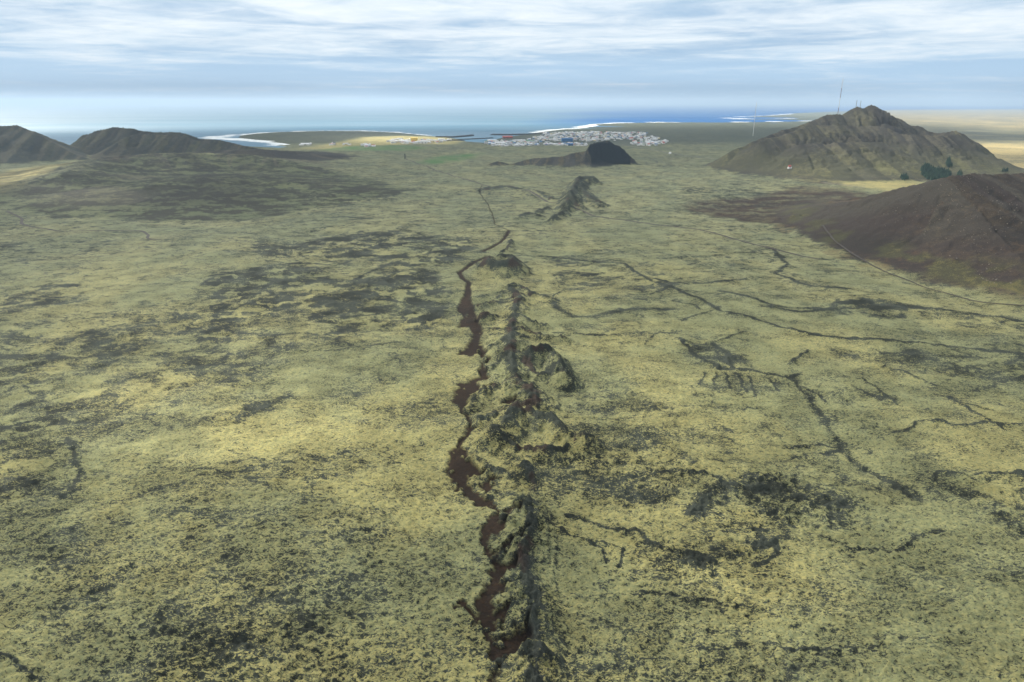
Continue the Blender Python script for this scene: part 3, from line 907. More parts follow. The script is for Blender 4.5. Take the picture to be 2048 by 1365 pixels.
# ------------------------------------------------------------------ the land, split into ground, crater row, cinder and hills
V = np.stack([X, Y, Z], 1)
i0 = np.arange((NR - 1) * NA).reshape(NR - 1, NA)[:, :-1].ravel()
F = np.stack([i0, i0 + 1, i0 + NA + 1, i0 + NA], 1).astype(np.int32)
F = F[:, ::-1]
fs = sdc[F].max(1) > -120                     # no land far under the sea
fh = hid[F[:, 0]] * (hill[F].mean(1) > 4.0)
fc = (cind[F].mean(1) > .5)
frow = (ridge[F].mean(1) > 1.2)
part = np.where(fh > 0, fh + 10, np.where(fc, 1, np.where(frow & (F[:, 0] < 10 ** 9), 2, 0)))
part = np.where(fs, part, -1)


def land_piece(name, code):
    f = F[part == code]
    if len(f) == 0:
        return None
    used, inv = np.unique(f.ravel(), return_inverse=True)
    o = make_mesh(name, V[used], inv.reshape(-1, 4), (GM,))
    add_attr(o, 'cover', A[used], 'FLOAT_COLOR')
    add_attr(o, 'bare', B[used], 'FLOAT_COLOR')
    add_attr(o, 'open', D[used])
    add_attr(o, 'blocks', sstep(RR[used], 350, 1300))
    tag(o, kind='structure')
    return o


land_piece('ground', 0)
tag(land_piece('gravel_path', 1), 'bare dark brown cinder channel winding along the left foot of the crater row')
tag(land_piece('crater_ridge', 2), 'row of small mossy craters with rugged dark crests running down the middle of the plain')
HL = dict(far_left_hill=('hill', 'dark steep hill at the left edge in front of the sea'), left_hill=('hill', 'dark two-humped hill standing in front of the sea on the left'),
          broad_hill=('hill', 'broad low mossy rise with dark heath on the left of the plain'), low_ridge=('hill', 'low dark brown swell between the left hill and the farmland'),
          crag=('hill', 'small hill with a blue-black cliff in front of the town'), mast_hill=('mountain', 'large grey-green mountain with masts on its rocky summit'),
          scree_hill=('hill', 'bare reddish brown scree hill at the right edge'))
for k, nm in enumerate(names, 1):
    o = land_piece(HL[nm][0], 10 + k)
    if o:
        tag(o, HL[nm][1])

# ------------------------------------------------------------------ the sea
def sea():
    a = np.radians(np.concatenate([np.arange(-180, -52, 3), np.arange(-52, 52, .16), np.arange(52, 180.1, 3)]))
    r = [2500.0]
    while r[-1] < 300000:
        r.append(r[-1] + min(max(16, r[-1] ** 2 / H / 682 * .7), r[-1] * .05))
    r = np.array(r)
    Rm, Am = np.meshgrid(r, a, indexing='ij')
    x, y = (Rm * np.sin(Am)).ravel(), (Rm * np.cos(Am)).ravel()
    rr = Rm.ravel()
    z = np.full(x.shape, sealevel)
    foam = np.zeros(x.shape, np.float32)
    FO = [([(425, 275), (460, 270), (487, 270), (515, 267), (560, 264), (640, 262), (720, 262), (790, 265)], 150, .62),
          ([(430, 277), (470, 278), (520, 281), (560, 284), (575, 288)], 130, .75), ([(540, 290), (580, 288), (575, 292)], 60, .8),
          ([(1080, 265), (1110, 260), (1150, 257), (1230, 256)], 120, .85), ([(1160, 255), (1195, 249), (1240, 246)], 110, .8),
          ([(1240, 246), (1330, 244.5), (1440, 245), (1640, 242)], 130, .8), ([(1435, 237), (1490, 235.5), (1600, 237), (1500, 238), (1460, 239)], 200, .68),
          ([(1470, 234), (1545, 231), (1590, 227.5), (1640, 225)], 200, .62), ([(790, 265), (850, 270), (885, 273)], 50, .6)]
    for px, w, s in FO:
        d, _ = dist_line(x, y, [G(*q) for q in px], w * 2)
        foam = np.maximum(foam, s * np.exp(-(d / w) ** 2))
    # deeper blue water to the right of the town
    az_ = np.degrees(np.arctan2(x, y))
    deep = sstep(az_ + 4 * fbm(x, y, 5200, 3, 7), 1, 11) * sstep(rr, 5000, 9000)
    i = np.arange((len(r) - 1) * len(a)).reshape(len(r) - 1, len(a))[:, :-1].ravel()
    f = np.stack([i + len(a), i + len(a) + 1, i + 1, i], 1)
    # keep the sea where land does not cover it
    ins = in_poly(x, y, coast_poly)
    dc, _ = dist_line(x, y, coast_poly[:len(COAST)], 200)
    hide = ins & (dc > 150)
    keep = ~(hide[f].all(1))
    f = f[keep]
    used, inv = np.unique(f.ravel(), return_inverse=True)
    o = make_mesh('sea_water', np.stack([x, y, z], 1)[used], inv.reshape(-1, 4), (water_material(),))
    add_attr(o, 'foam', foam[used])
    add_attr(o, 'deep', deep[used])
    tag(o, kind='structure')


sea()

# height lookup on the finished land
def land_z(x, y):
    r = math.hypot(x, y)
    a = math.atan2(x, y)
    i = int(np.clip(np.searchsorted(rs, r) - 1, 0, NR - 2))
    j = int(np.clip(np.searchsorted(az, a) - 1, 0, NA - 2))
    fr_ = (r - rs[i]) / (rs[i + 1] - rs[i])
    fa = (a - az[j]) / (az[j + 1] - az[j])
    q = Z.reshape(NR, NA)
    return float((q[i, j] * (1 - fr_) + q[i + 1, j] * fr_) * (1 - fa) + (q[i, j + 1] * (1 - fr_) + q[i + 1, j + 1] * fr_) * fa)


# ------------------------------------------------------------------ unseen cloud slab overhead, shaped to cast the sun patches and shade
def shade_clouds():
    zc = 1600.0
    n = 310
    L = 10700.0
    g = np.sinh(np.linspace(-4.2, 4.2, n)) / np.sinh(4.2) * L * 1.2
    gx, gy = np.meshgrid(g - 1700, g + 1900, indexing='ij')     # finest above the part of the plain that is seen from near
    x, y = gx.ravel(), gy.ravel()
    t = zc / SUNV[2]
    px_, py_ = x - SUNV[0] * t, y - SUNV[1] * t          # the ground that lies in this cloud's shade
    op = .25 + .20 * fbm(px_, py_, 2600, 4, 201, .55)
    op = op + (.85 - op) * sstep(py_ + .15 * px_, 4800, 7600)
    SUNNY = [(440, 885, 210, 36, 1.0), (330, 885, 160, 26, .6), (600, 880, 260, 28, .6), (600, 750, 110, 50, .55), (330, 890, 200, 40, .35), (820, 870, 120, 30, .3),
             (1330, 800, 260, 60, .22), (1700, 830, 350, 60, .2), (30, 345, 60, 7, .9), (50, 375, 110, 14, .9), (165, 322, 40, 5, .8),
             (770, 278, 170, 9, 1.0), (640, 293, 70, 4, .9), (1790, 292, 45, 6, .9), (1900, 222, 260, 4, 1), (1960, 246, 170, 4.5, 1), (2010, 262, 120, 5, 1), (1990, 290, 170, 11, 1), (2040, 300, 90, 8, .8),
             (1740, 365, 110, 10, .45), (1110, 268, 180, 8, .35), (1000, 1250, 900, 160, .12)]
    for u, v, ru, rv, s in SUNNY:
        c, e, b = G(u, v), G(u + ru, v), G(u, max(205, v - rv))
        rx = abs(e[0] - c[0])
        b2 = G(u, v + rv)
        ry = max(60., .5 * (b[1] - b2[1]))
        cyy = .5 * (b[1] + b2[1])
        skew = c[0] / c[1]
        q = ((px_ - c[0] - (py_ - c[1]) * skew) / rx) ** 2 + ((py_ - cyy) / ry) ** 2
        op = np.maximum(op, op + (1 - op) * s * np.exp(-q ** 1.3))
    for px__, s in (([(-600, 250), (1700, 250), (1500, 330), (1100, 330), (850, 380), (600, 440), (100, 430), (-600, 430)], .5), ([(1450, 250), (2000, 250), (2000, 330), (1500, 320)], .25)):
        op = op * (1 - s * poly_mask(px_, py_, px__, 250) * np.clip(1.6 - 1.4 * op, 0, 1))
    op = np.clip(op, .10, 1)
    op = op + (1 - op) * sstep(np.hypot(x, y), L * .70, L * .95)
    up = 260 * np.clip(1 - op, 0, 1) + 120 * fbm(x, y, 900, 3, 211, .5)
    r = np.hypot(x, y)
    top = zc + np.maximum(12, up) * (1 - sstep(r, L * .85, L * .99)) + 6
    bot = zc - np.maximum(4, .25 * up)
    k = n * n
    v = np.concatenate([np.stack([x, y, top], 1), np.stack([x, y, bot], 1)])
    i = np.arange((n - 1) * n).reshape(n - 1, n)[:, :-1].ravel()
    f = np.stack([i, i + n, i + n + 1, i + 1], 1)
    rc = r[f].max(1) < L * .97
    f = f[rc]
    f2 = f[:, ::-1] + k
    # rim: close the slab where faces end
    from collections import Counter
    ed = np.concatenate([f[:, [0, 1]], f[:, [1, 2]], f[:, [2, 3]], f[:, [3, 0]]])
    key = np.sort(ed, 1)
    code = key[:, 0].astype(np.int64) * k + key[:, 1]
    _, idx_, cnt = np.unique(code, return_index=True, return_counts=True)
    bd_ = ed[idx_[cnt == 1]]
    f3 = np.stack([bd_[:, 1], bd_[:, 0], bd_[:, 0] + k, bd_[:, 1] + k], 1)
    m, t_ = mat('cloud')
    o_ = t_.attr('thin').outputs['Fac']
    al = t_.math('POWER', o_, .5)
    tr = t_.node('ShaderNodeBsdfTransparent')
    tl = t_.node('ShaderNodeBsdfTranslucent', ins={'Color': (.58, .62, .68, 1)})
    mx = t_.node('ShaderNodeMixShader')
    t_.put(mx.inputs[0], al)
    t_.l.new(tl.outputs[0], mx.inputs[1])
    t_.l.new(tr.outputs[0], mx.inputs[2])
    out = t_.node('ShaderNodeOutputMaterial')
    t_.l.new(mx.outputs[0], out.inputs[0])
    o = make_mesh('shade_clouds', v, np.concatenate([f, f2, f3]), (m,))
    add_attr(o, 'thin', np.concatenate([op, op]))
    tag(o, 'unseen cloud layer overhead, its gaps placed to shape the sun patches', kind='stuff')


shade_clouds()

# ------------------------------------------------------------------ haze
def haze():
    x0, x1, y0, y1, z0, z1 = -299000., 299000., -299000., 299000., -9.5, 352.0
    v = [(x, y, z) for z in (z0, z1) for x, y in ((x0, y0), (x1, y0), (x1, y1), (x0, y1))]
    f = [(3, 2, 1, 0), (4, 5, 6, 7), (0, 1, 5, 4), (1, 2, 6, 5), (2, 3, 7, 6), (3, 0, 4, 7)]
    m, t = mat('haze')
    vol = t.node('ShaderNodeVolumePrincipled')
    vol.inputs['Color'].default_value = (.52, .71, .97, 1)
    vol.inputs['Density'].default_value = 7.0e-5
    vol.inputs['Anisotropy'].default_value = .15
    o = t.node('ShaderNodeOutputMaterial')
    t.l.new(vol.outputs[0], o.inputs['Volume'])
    ob = make_mesh('haze', v, f, (m,), smooth=False)
    tag(ob, 'pale blue sea haze over the whole plain', kind='stuff')


haze()
#@@OBJECTS
# ------------------------------------------------------------------ tracks and roads, laid on the land
def zz_at(x, y):
    x, y = np.atleast_1d(x).astype(float), np.atleast_1d(y).astype(float)
    r = np.hypot(x, y)
    a = np.arctan2(x, y)
    i = np.clip(np.searchsorted(rs, r) - 1, 0, NR - 2)
    j = np.clip(np.searchsorted(az, a) - 1, 0, NA - 2)
    fr_ = (r - rs[i]) / (rs[i + 1] - rs[i])
    fa = (a - az[j]) / (az[j + 1] - az[j])
    q = Z.reshape(NR, NA)
    return (q[i, j] * (1 - fr_) + q[i + 1, j] * fr_) * (1 - fa) + (q[i, j + 1] * (1 - fr_) + q[i + 1, j + 1] * fr_) * fa


def hit(u, v, y0=500.0, y1=6500.0):
    """first point of the land seen along a photo pixel"""
    d = ray(u, v)
    ys = np.linspace(y0, y1, 2400)
    t = ys / d[1]
    x, z = d[0] * t, H + d[2] * t
    g = zz_at(x, ys)
    k = np.nonzero(z <= g)[0]
    k = k[0] if len(k) else -1
    return np.array([x[k], ys[k], g[k]])


TRACK = plain('packed_dark_gravel', (.050, .042, .036), .95, .4, .3)
PALE = plain('pale_gravel', (.13, .125, .11), .95, .3, .25)


def road(name, px, w, m, label, lift=.45):
    P = np.array([G(*p) for p in px])
    seg = np.concatenate([[0], np.cumsum(np.hypot(*np.diff(P, axis=0).T))])
    n = int(seg[-1] / 7) + 2
    s_ = np.linspace(0, seg[-1], n)
    x = np.interp(s_, seg, P[:, 0])
    y = np.interp(s_, seg, P[:, 1])
    for _ in range(4):
        x[1:-1] = (x[:-2] + 2 * x[1:-1] + x[2:]) / 4
        y[1:-1] = (y[:-2] + 2 * y[1:-1] + y[2:]) / 4
    x += fbm(s_, s_ * 0, 60, 3, 301) * w * .35
    tx, ty = np.gradient(x), np.gradient(y)
    L = np.hypot(tx, ty)
    nx, ny = -ty / L, tx / L
    ww = w * (.5 + .12 * fbm(s_, s_ * 0 + 9, 25, 2, 305))
    offs = [-1, -.5, 0, .5, 1]
    cols = [(x + nx * ww * o, y + ny * ww * o) for o in offs]
    z = np.max([zz_at(*c) for c in cols], 0) + lift
    v = np.stack([np.stack([c[0], c[1], z - (.25 if abs(o) == 1 else 0)], 1) for c, o in zip(cols, offs)], 1).reshape(-1, 3)
    i = (np.arange(n - 1)[:, None] * 5 + np.arange(4)[None, :]).ravel()
    f = np.stack([i, i + 1, i + 6, i + 5], 1)
    o = make_mesh(name, v, f, (m,))
    tag(o, label, kind='structure')


for px, w, m, nm, lb in ROADS:
    road(nm, px, w, dict(t=TRACK, p=PALE)[m], lb)


# ------------------------------------------------------------------ mesh builders
class MB:
    def __init__(s):
        s.v, s.f, s.m = [], [], []

    def face(s, pts, mi=0):
        b = len(s.v)
        s.v += [tuple(p) for p in pts]
        s.f.append(list(range(b, b + len(pts))))
        s.m.append(mi)

    def box(s, cx, cy, z0, sx, sy, sz, mi=0, rz=0.0):
        c, sn = math.cos(rz), math.sin(rz)
        P = []
        for z in (z0, z0 + sz):
            for ax, ay in ((-1, -1), (1, -1), (1, 1), (-1, 1)):
                px_, py_ = ax * sx / 2, ay * sy / 2
                P.append((cx + px_ * c - py_ * sn, cy + px_ * sn + py_ * c, z))
        for q in ((3, 2, 1, 0), (4, 5, 6, 7), (0, 1, 5, 4), (1, 2, 6, 5), (2, 3, 7, 6), (3, 0, 4, 7)):
            s.face([P[k] for k in q], mi)

    def gable(s, cx, cy, z0, sx, sy, h, mi=1, gi=0, rz=0.0, over=.5):
        c, sn = math.cos(rz), math.sin(rz)

        def T(a, b, z):
            return (cx + a * c - b * sn, cy + a * sn + b * c, z)
        X_, Y_ = sx / 2 + over, sy / 2 + over
        th = .3
        zl = z0 - over * h / (sy / 2)
        for zo, fl in ((th, False), (0, True)):
            a = [T(-X_, -Y_, zl + zo), T(X_, -Y_, zl + zo), T(X_, 0, z0 + h + zo), T(-X_, 0, z0 + h + zo)]
            b = [T(X_, Y_, zl + zo), T(-X_, Y_, zl + zo), T(-X_, 0, z0 + h + zo), T(X_, 0, z0 + h + zo)]
            for q in (a, b):
                s.face(q[::-1] if fl else q, mi)
        for e in (-1, 1):
            s.face([T(e * X_, -Y_, zl), T(e * X_, -Y_, zl + th), T(e * X_, 0, z0 + h + th), T(e * X_, Y_, zl + th), T(e * X_, Y_, zl), T(e * X_, 0, z0 + h)], mi)
            s.face([T(e * sx / 2, -sy / 2, z0), T(e * sx / 2, sy / 2, z0), T(e * sx / 2, 0, z0 + h - .02)], gi)

    def tube(s, p, q, r0, r1, n=6, mi=0):
        p, q = mathutils.Vector(p), mathutils.Vector(q)
        d = (q - p).normalized()
        a = d.orthogonal().normalized()
        b = d.cross(a)
        R0 = [p + (a * math.cos(2 * math.pi * k / n) + b * math.sin(2 * math.pi * k / n)) * r0 for k in range(n)]
        R1 = [q + (a * math.cos(2 * math.pi * k / n) + b * math.sin(2 * math.pi * k / n)) * r1 for k in range(n)]
        for k in range(n):
            s.face([R0[k], R0[(k + 1) % n], R1[(k + 1) % n], R1[k]], mi)
        s.face(R1, mi)
        s.face(R0[::-1], mi)

    def data(s, name, mats):
        me = bpy.data.meshes.new(name)
        me.from_pydata(s.v, [], s.f)
        for m in mats:
            me.materials.append(m)
        me.polygons.foreach_set('material_index', s.m)
        me.update()
        return me

    def build(s, name, mats, parent=None, loc=None):
        o = bpy.data.objects.new(name, s.data(name, mats))
        S.collection.objects.link(o)
        if parent:
            o.parent = parent
        if loc is not None:
            o.location = loc
        return o


def thing(name, loc, label, cat, group=None, rz=0.0):
    o = bpy.data.objects.new(name, None)
    S.collection.objects.link(o)
    o.location = loc
    o.rotation_euler = (0, 0, rz)
    tag(o, label, cat, group)
    return o


WHITE = plain('white_plaster', (.80, .80, .78), .7, .5, .06)
CREAM = plain('cream_plaster', (.72, .62, .40), .7, .5, .06)
GREYW = plain('grey_plaster', (.42, .44, .45), .7, .5, .08)
ROOFG = plain('grey_roof', (.20, .21, .23), .6, .5, .12)
ROOFL = plain('light_sheet_roof', (.62, .64, .66), .5, .5, .06)
ROOFR = plain('red_roof', (.40, .07, .05), .6, .5, .15)
ROOFB = plain('blue_roof', (.05, .16, .34), .6, .5, .12)
ROOFN = plain('green_roof', (.10, .22, .12), .6, .5, .12)
GLASS = plain('dark_window', (.03, .04, .05), .25)
BLUE = plain('blue_cladding', (.03, .14, .32), .5, .3, .12)
REDP = plain('red_paint', (.36, .11, .09), .5, .3, .12)
YELL = plain('yellow_cladding', (.75, .55, .12), .6, .3, .1)
ROCK = plain('dark_rock', (.06, .062, .062), .95, .25, .5, 0, 1.0)
STEEL = plain('galvanised_steel', (.35, .36, .37), .45, .3, .1, .6)
WHP = plain('white_paint', (.82, .82, .82), .5, .3, .05)


def house_data(k, wall, roof, sx, sy, hw, hr, chim=True):
    b = MB()
    b.box(0, 0, -2.5, sx, sy, hw + 2.5, 0)
    b.gable(0, 0, hw, sx, sy, hr, 1, 0)
    nwin = max(2, int(sx // 3.2))
    for s_ in (-1, 1):
        for q in range(nwin):
            x = -sx / 2 + sx * (q + .5) / nwin
            b.box(x, s_ * (sy / 2 + .01), 1.0, 1.3, .1, 1.3, 2)
            if hw > 4.6:
                b.box(x, s_ * (sy / 2 + .01), 3.6, 1.3, .1, 1.2, 2)
    if chim:
        b.box(sx * .22, .4, hw + hr * .6, .8, .8, hr * .4 + 1.1, 0)
    return b


KINDS_ = [('white walls, light roof', WHITE, ROOFL, 14, 9.5, 5.4, 2.2), ('white walls, grey roof', WHITE, ROOFG, 13, 9, 3.2, 2.4),
          ('white walls, red roof', WHITE, ROOFR, 13, 9, 4.8, 2.6), ('cream walls, light roof', CREAM, ROOFL, 15, 10, 5.2, 2.2),
          ('white walls, low wide roof', WHITE, ROOFL, 20, 10, 4.6, 1.6), ('grey walls, blue roof', GREYW, ROOFB, 14, 9, 4.8, 2.4),
          ('white walls, green roof', WHITE, ROOFN, 14, 9, 4.8, 2.4)]
KD = [house_data(i, k[1], k[2], *k[3:]).data('house', (k[1], k[2], GLASS)) for i, k in enumerate(KINDS_)]
KB = [house_data(i, k[1], k[2], *k[3:], chim=False) for i, k in enumerate(KINDS_)]

# town quarters: outline on the photo, rows, street direction, share of house kinds
QUARTERS = [
    ('main', [(1040, 283), (1092, 268), (1130, 266), (1200, 266), (1290, 265.5), (1296, 270), (1335, 283), (1325, 288), (1262, 287), (1255, 281), (1180, 284), (1120, 283), (1075, 290), (1048, 292)], 480, 'in the dense middle of the town'),
    ('front', [(968, 290), (975, 282), (1020, 283), (1070, 286), (1078, 292), (1050, 294), (990, 294)], 120, 'in the harbour rows left of the blue hall'),
    ('edge', [(1090, 289), (1175, 289), (1180, 292), (1092, 292.5)], 70, 'in the front row behind the crag'),
    ('top', [(1082, 266.5), (1180, 264.5), (1200, 265), (1200, 268), (1090, 269)], 90, 'in the far rows beside the surf'),
    ('tip', [(1300, 285), (1336, 283), (1330, 289), (1308, 292), (1262, 290), (1262, 287)], 60, 'at the right tip of the town'),
    ('west', [(772, 283), (800, 280), (860, 281), (905, 280), (903, 284), (870, 287), (800, 288.5), (775, 286)], 85, 'in the sunlit quarter left of the harbour'),
    ('hamlet', [(722, 291), (745, 290), (752, 294), (728, 295.5)], 16, 'in the small hamlet in front of the green fields'),
    ('bay', [(598, 290), (625, 288.5), (626, 291), (600, 292)], 12, 'in the farm cluster beside the surf bay'),
    ('farms', [(640, 290.5), (700, 288), (765, 291), (762, 293.5), (700, 293), (645, 292)], 9, 'scattered on the pale fields left of the town'),
]
rh = random.Random(41)
spots = []
for q, px, n, where in QUARTERS:
    poly = [G(*p) for p in px]
    mnx, mxx = min(p[0] for p in poly), max(p[0] for p in poly)
    mny, mxy = min(p[1] for p in poly), max(p[1] for p in poly)
    ang = rh.uniform(.1, .5)
    made, tries = [], 0
    while len(made) < n and tries < n * 30:
        tries += 1
        x, y = rh.uniform(mnx, mxx), rh.uniform(mny, mxy)
        # streets: rows 34 m apart, houses along them
        c, s_ = math.cos(ang), math.sin(ang)
        a, b = x * c + y * s_, -x * s_ + y * c
        b = round(b / 34) * 34 + rh.choice((-8, 8)) + rh.uniform(-2, 2)
        a = round(a / 19) * 19 + rh.uniform(-2.5, 2.5)
        x, y = a * c - b * s_, a * s_ + b * c
        if not in_poly(np.array([x]), np.array([y]), poly)[0]:
            continue
        if any(abs(x - m[0]) < 16 and abs(y - m[1]) < 12 for m in made):
            continue
        made.append((x, y))
        if q in ('west', 'bay', 'farms'):
            k = rh.choices(range(7), (4, 1, 1.2, 4, 3, .3, .4))[0]
        else:
            k = rh.choices(range(7), (4, 5, 1.2, 1, 3, 1.4, .8))[0]
        spots.append([x, y, k, ang + rh.choice((0, 0, math.pi / 2)) + rh.uniform(-.05, .05), rh.uniform(.85, 1.25), q, where])
spots.sort(key=lambda s: s[1] / s[4])
zs = zz_at([s[0] for s in spots], [s[1] for s in spots])
rest = MB()
for n, (x, y, k, a, sc, q, where) in enumerate(spots):
    z = max(float(zs[n]), .2) + .2
    if n < 285:
        o = bpy.data.objects.new('house', KD[k])
        S.collection.objects.link(o)
        o.location = (x, y, z)
        o.rotation_euler = (0, 0, a)
        o.scale = (sc, sc, sc)
        tag(o, 'house, %s, %s' % (KINDS_[k][0], where), 'house', 'houses, %s, %s' % (KINDS_[k][0], where))
    else:
        b = KB[k]
        c, s_ = math.cos(a) * sc, math.sin(a) * sc
        off = len(rest.v)
        rest.v += [(x + p[0] * c - p[1] * s_, y + p[0] * s_ + p[1] * c, z + p[2] * sc) for p in b.v]
        rest.f += [[off + i for i in f] for f in b.f]
        mm = {0: (0, 1, 4), 1: (0, 2, 4), 2: (0, 3, 4), 3: (5, 1, 4), 4: (0, 1, 4), 5: (6, 7, 4), 6: (0, 8, 4)}[k]
        rest.m += [mm[i] for i in b.m]
o = rest.build('town_houses', (WHITE, ROOFL, ROOFG, ROOFR, GLASS, CREAM, GREYW, ROOFB, ROOFN))
tag(o, 'hundreds of small white houses farther back in the shore town', kind='stuff')
print('houses', len(spots))


def hall(u, v, sx, sy, hw, hr, wall, roof, label, rz=.2, cat='building', name='warehouse'):
    p = G(u, v)
    z = max(float(zz_at(p[0], p[1])[0]), .3)
    t = thing(name, (p[0], p[1], z), label, cat, rz=rz)
    b = MB()
    b.box(0, 0, -3, sx, sy, hw + 3, 0)
    b.gable(0, 0, hw, sx, sy, hr, 0, 0, over=.0)
    b.build('wall', (wall,), t)
    r = MB()
    r.gable(0, 0, hw + .25, sx + .6, sy + .6, hr, 0, 0, over=.8)
    r.build('roof', (roof,), t)
    for k in range(3):
        d = MB()
        d.box(-sx / 2 + sx * (k + .5) / 3, -sy / 2 - .1, 0, min(5, sx / 7), .25, min(4.5, hw * .7), 0)
        d.build('door', (GLASS,), t)
    return t


hall(1134, 285, 62, 30, 17, 4, BLUE, BLUE, 'large dark blue hall in the middle of the town', .1)
hall(1139, 292, 34, 22, 9, 3, BLUE, ROOFB, 'smaller dark blue shed in front of the large blue hall', .1)
hall(1015, 277, 62, 30, 9, 5, REDP, ROOFR, 'long building with a red roof beside the harbour basin', .1)
hall(1040, 284, 60, 26, 8, 3, WHITE, ROOFL, 'long white shed in the rows left of the blue hall', .12)
hall(1060, 286, 46, 24, 9, 3, WHITE, ROOFN, 'white shed with a green roof left of the blue hall', .12)
hall(985, 285, 46, 26, 10, 4, CREAM, ROOFL, 'cream fish shed at the inner corner of the harbour', .0)
hall(1000, 289, 56, 24, 8, 3, WHITE, ROOFL, 'wide low white shed in the nearest row of the harbour', .05)
hall(1023, 291.5, 44, 22, 8, 3, WHITE, ROOFG, 'white shed with a grey roof in the nearest harbour row', .05)
hall(1176, 284, 22, 18, 28, 2, WHITE, ROOFG, 'tall white block rising above the houses near the crag', .1)
hall(1190, 281, 40, 20, 12, 3, WHITE, ROOFL, 'white block just right of the tall white block', .3)
hall(829, 284, 38, 26, 20, 4, YELL, YELL, 'tall yellow factory hall in the sunlit harbour quarter', .1)
hall(845, 287, 58, 26, 10, 3, WHITE, ROOFL, 'long white hall in front of the yellow factory hall', .0)
hall(812, 286.5, 50, 24, 10, 3, WHITE, ROOFL, 'white hall left of the yellow factory hall', .1)
hall(868, 285, 60, 26, 10, 3, CREAM, ROOFL, 'long cream hall right of the yellow factory hall', .05)
hall(790, 286, 46, 24, 9, 3, CREAM, ROOFL, 'cream hall at the left end of the sunlit harbour quarter', .1)
hall(883, 282, 40, 22, 9, 3, WHITE, ROOFL, 'white hall on the quay at the root of the breakwater', .0)
hall(735, 294, 30, 14, 7, 3, WHITE, ROOFL, 'largest white farm building of the small hamlet', .2)
hall(611, 291, 44, 18, 7, 4, WHITE, ROOFL, 'long white farmhouse beside the surf bay', .1)
t = hall(669, 291, 14, 10, 9, 4, WHITE, ROOFG, 'white church with a pointed tower alone on the pale field', .3, 'church', 'church')
b = MB()
b.box(-9.5, 0, -2, 5, 5, 17, 0)
b.build('tower', (WHITE,), t)
b = MB()
for k in range(4):
    c4 = [(-12.1, -2.6), (-6.9, -2.6), (-6.9, 2.6), (-12.1, 2.6)]
    b.face([(c4[k][0], c4[k][1], 15), (c4[(k + 1) % 4][0], c4[(k + 1) % 4][1], 15), (-9.5, 0, 24)])
b.build('spire', (ROOFG,), t)

# the red and white building at the foot of the mast mountain
p = hit(1579, 338)
t = thing('red_house', p, 'white building with a high red roof at the foot of the mast mountain', 'house', rz=.15)
t.scale = (.62, .62, .62)
for sx_ in (-6, 6):
    b = MB()
    b.box(sx_, 0, -2, 7, 9, 7.5)
    b.gable(sx_, 0, 5.5, 7, 9, 2.5, 0, 0, over=0)
    b.build('wing', (WHP,), t)
b = MB()
b.box(0, 1.5, 4.5, 12, 8, 8)
b.build('upper_storey', (REDP,), t)
b = MB()
b.gable(0, 1.5, 12.5, 12, 8, 4, 0, 0)
b.build('roof', (ROOFR,), t)

# white tank on the plain right of the crag
p = hit(1340, 308)
t = thing('storage_tank', p, 'small round white tank alone on the plain right of the crag', 'tank')
b = MB()
b.tube((0, 0, -2), (0, 0, 6), 5.5, 5.5, 24)
b.build('tank_body', (WHP,), t)
b = MB()
b.tube((0, 0, 6), (0, 0, 8), 5.6, 1.0, 24)
b.build('cap', (WHP,), t)


def lattice(b, h, w0, w1, n, r, mi=0, z0=0.0):
    def c(k, z):
        w = w0 + (w1 - w0) * (z - z0) / h
        return [(w / 2 * sx_, w / 2 * sy_, z) for sx_, sy_ in ((-1, -1), (1, -1), (1, 1), (-1, 1))]
    zs_ = np.linspace(z0, z0 + h, n + 1)
    for i in range(n):
        a, d = c(0, zs_[i]), c(0, zs_[i + 1])
        for k in range(4):
            b.tube(a[k], d[k], r, r, 4, mi)
            b.tube(a[k], d[(k + 1) % 4], r * .6, r * .6, 4, mi)
            b.tube(d[k], d[(k + 1) % 4], r * .6, r * .6, 4, mi)


def mast(base, top, w, bands, label, cat='mast', name='radio_mast', guys=True, mats=None):
    base, top = np.array(base, float), np.array(top, float)
    h = top[2] - base[2]
    t = thing(name, base, label, cat)
    zc_ = 0
    for k, (fr_, m) in enumerate(bands):
        b = MB()
        lattice(b, h * fr_, w, w, max(3, int(h * fr_ / 9)), w * .16, 0, zc_)
        b.tube((0, 0, zc_), (0, 0, zc_ + h * fr_), w * .2, w * .2, 5)
        b.build('mast_section', (m,), t)
        zc_ += h * fr_
    b = MB()
    b.tube((0, 0, h), (0, 0, h + h * .03), w * .12, w * .05, 5)
    b.build('antenna', (STEEL,), t)
    if guys:
        for k in range(3):
            a = 2 * math.pi * k / 3 + .4
            gx_, gy_ = math.cos(a) * h * .5, math.sin(a) * h * .5
            gz = float(zz_at(base[0] + gx_, base[1] + gy_)[0]) - base[2]
            b = MB()
            for fr_ in (.5, .9):
                b.tube((0, 0, h * fr_), (gx_, gy_, max(gz, -base[2] - 2)), .05, .05, 3)
            b.build('guy_wire', (STEEL,), t)
    return t


def mast_at(ub, vb, ut, vt, Yd, w, bands, label, **kw):
    q = GY(ut, vt, Yd)
    z = float(zz_at(q[0], Yd)[0])
    return mast((q[0], Yd, z - 1), (q[0], Yd, q[2]), w, bands, label, **kw)


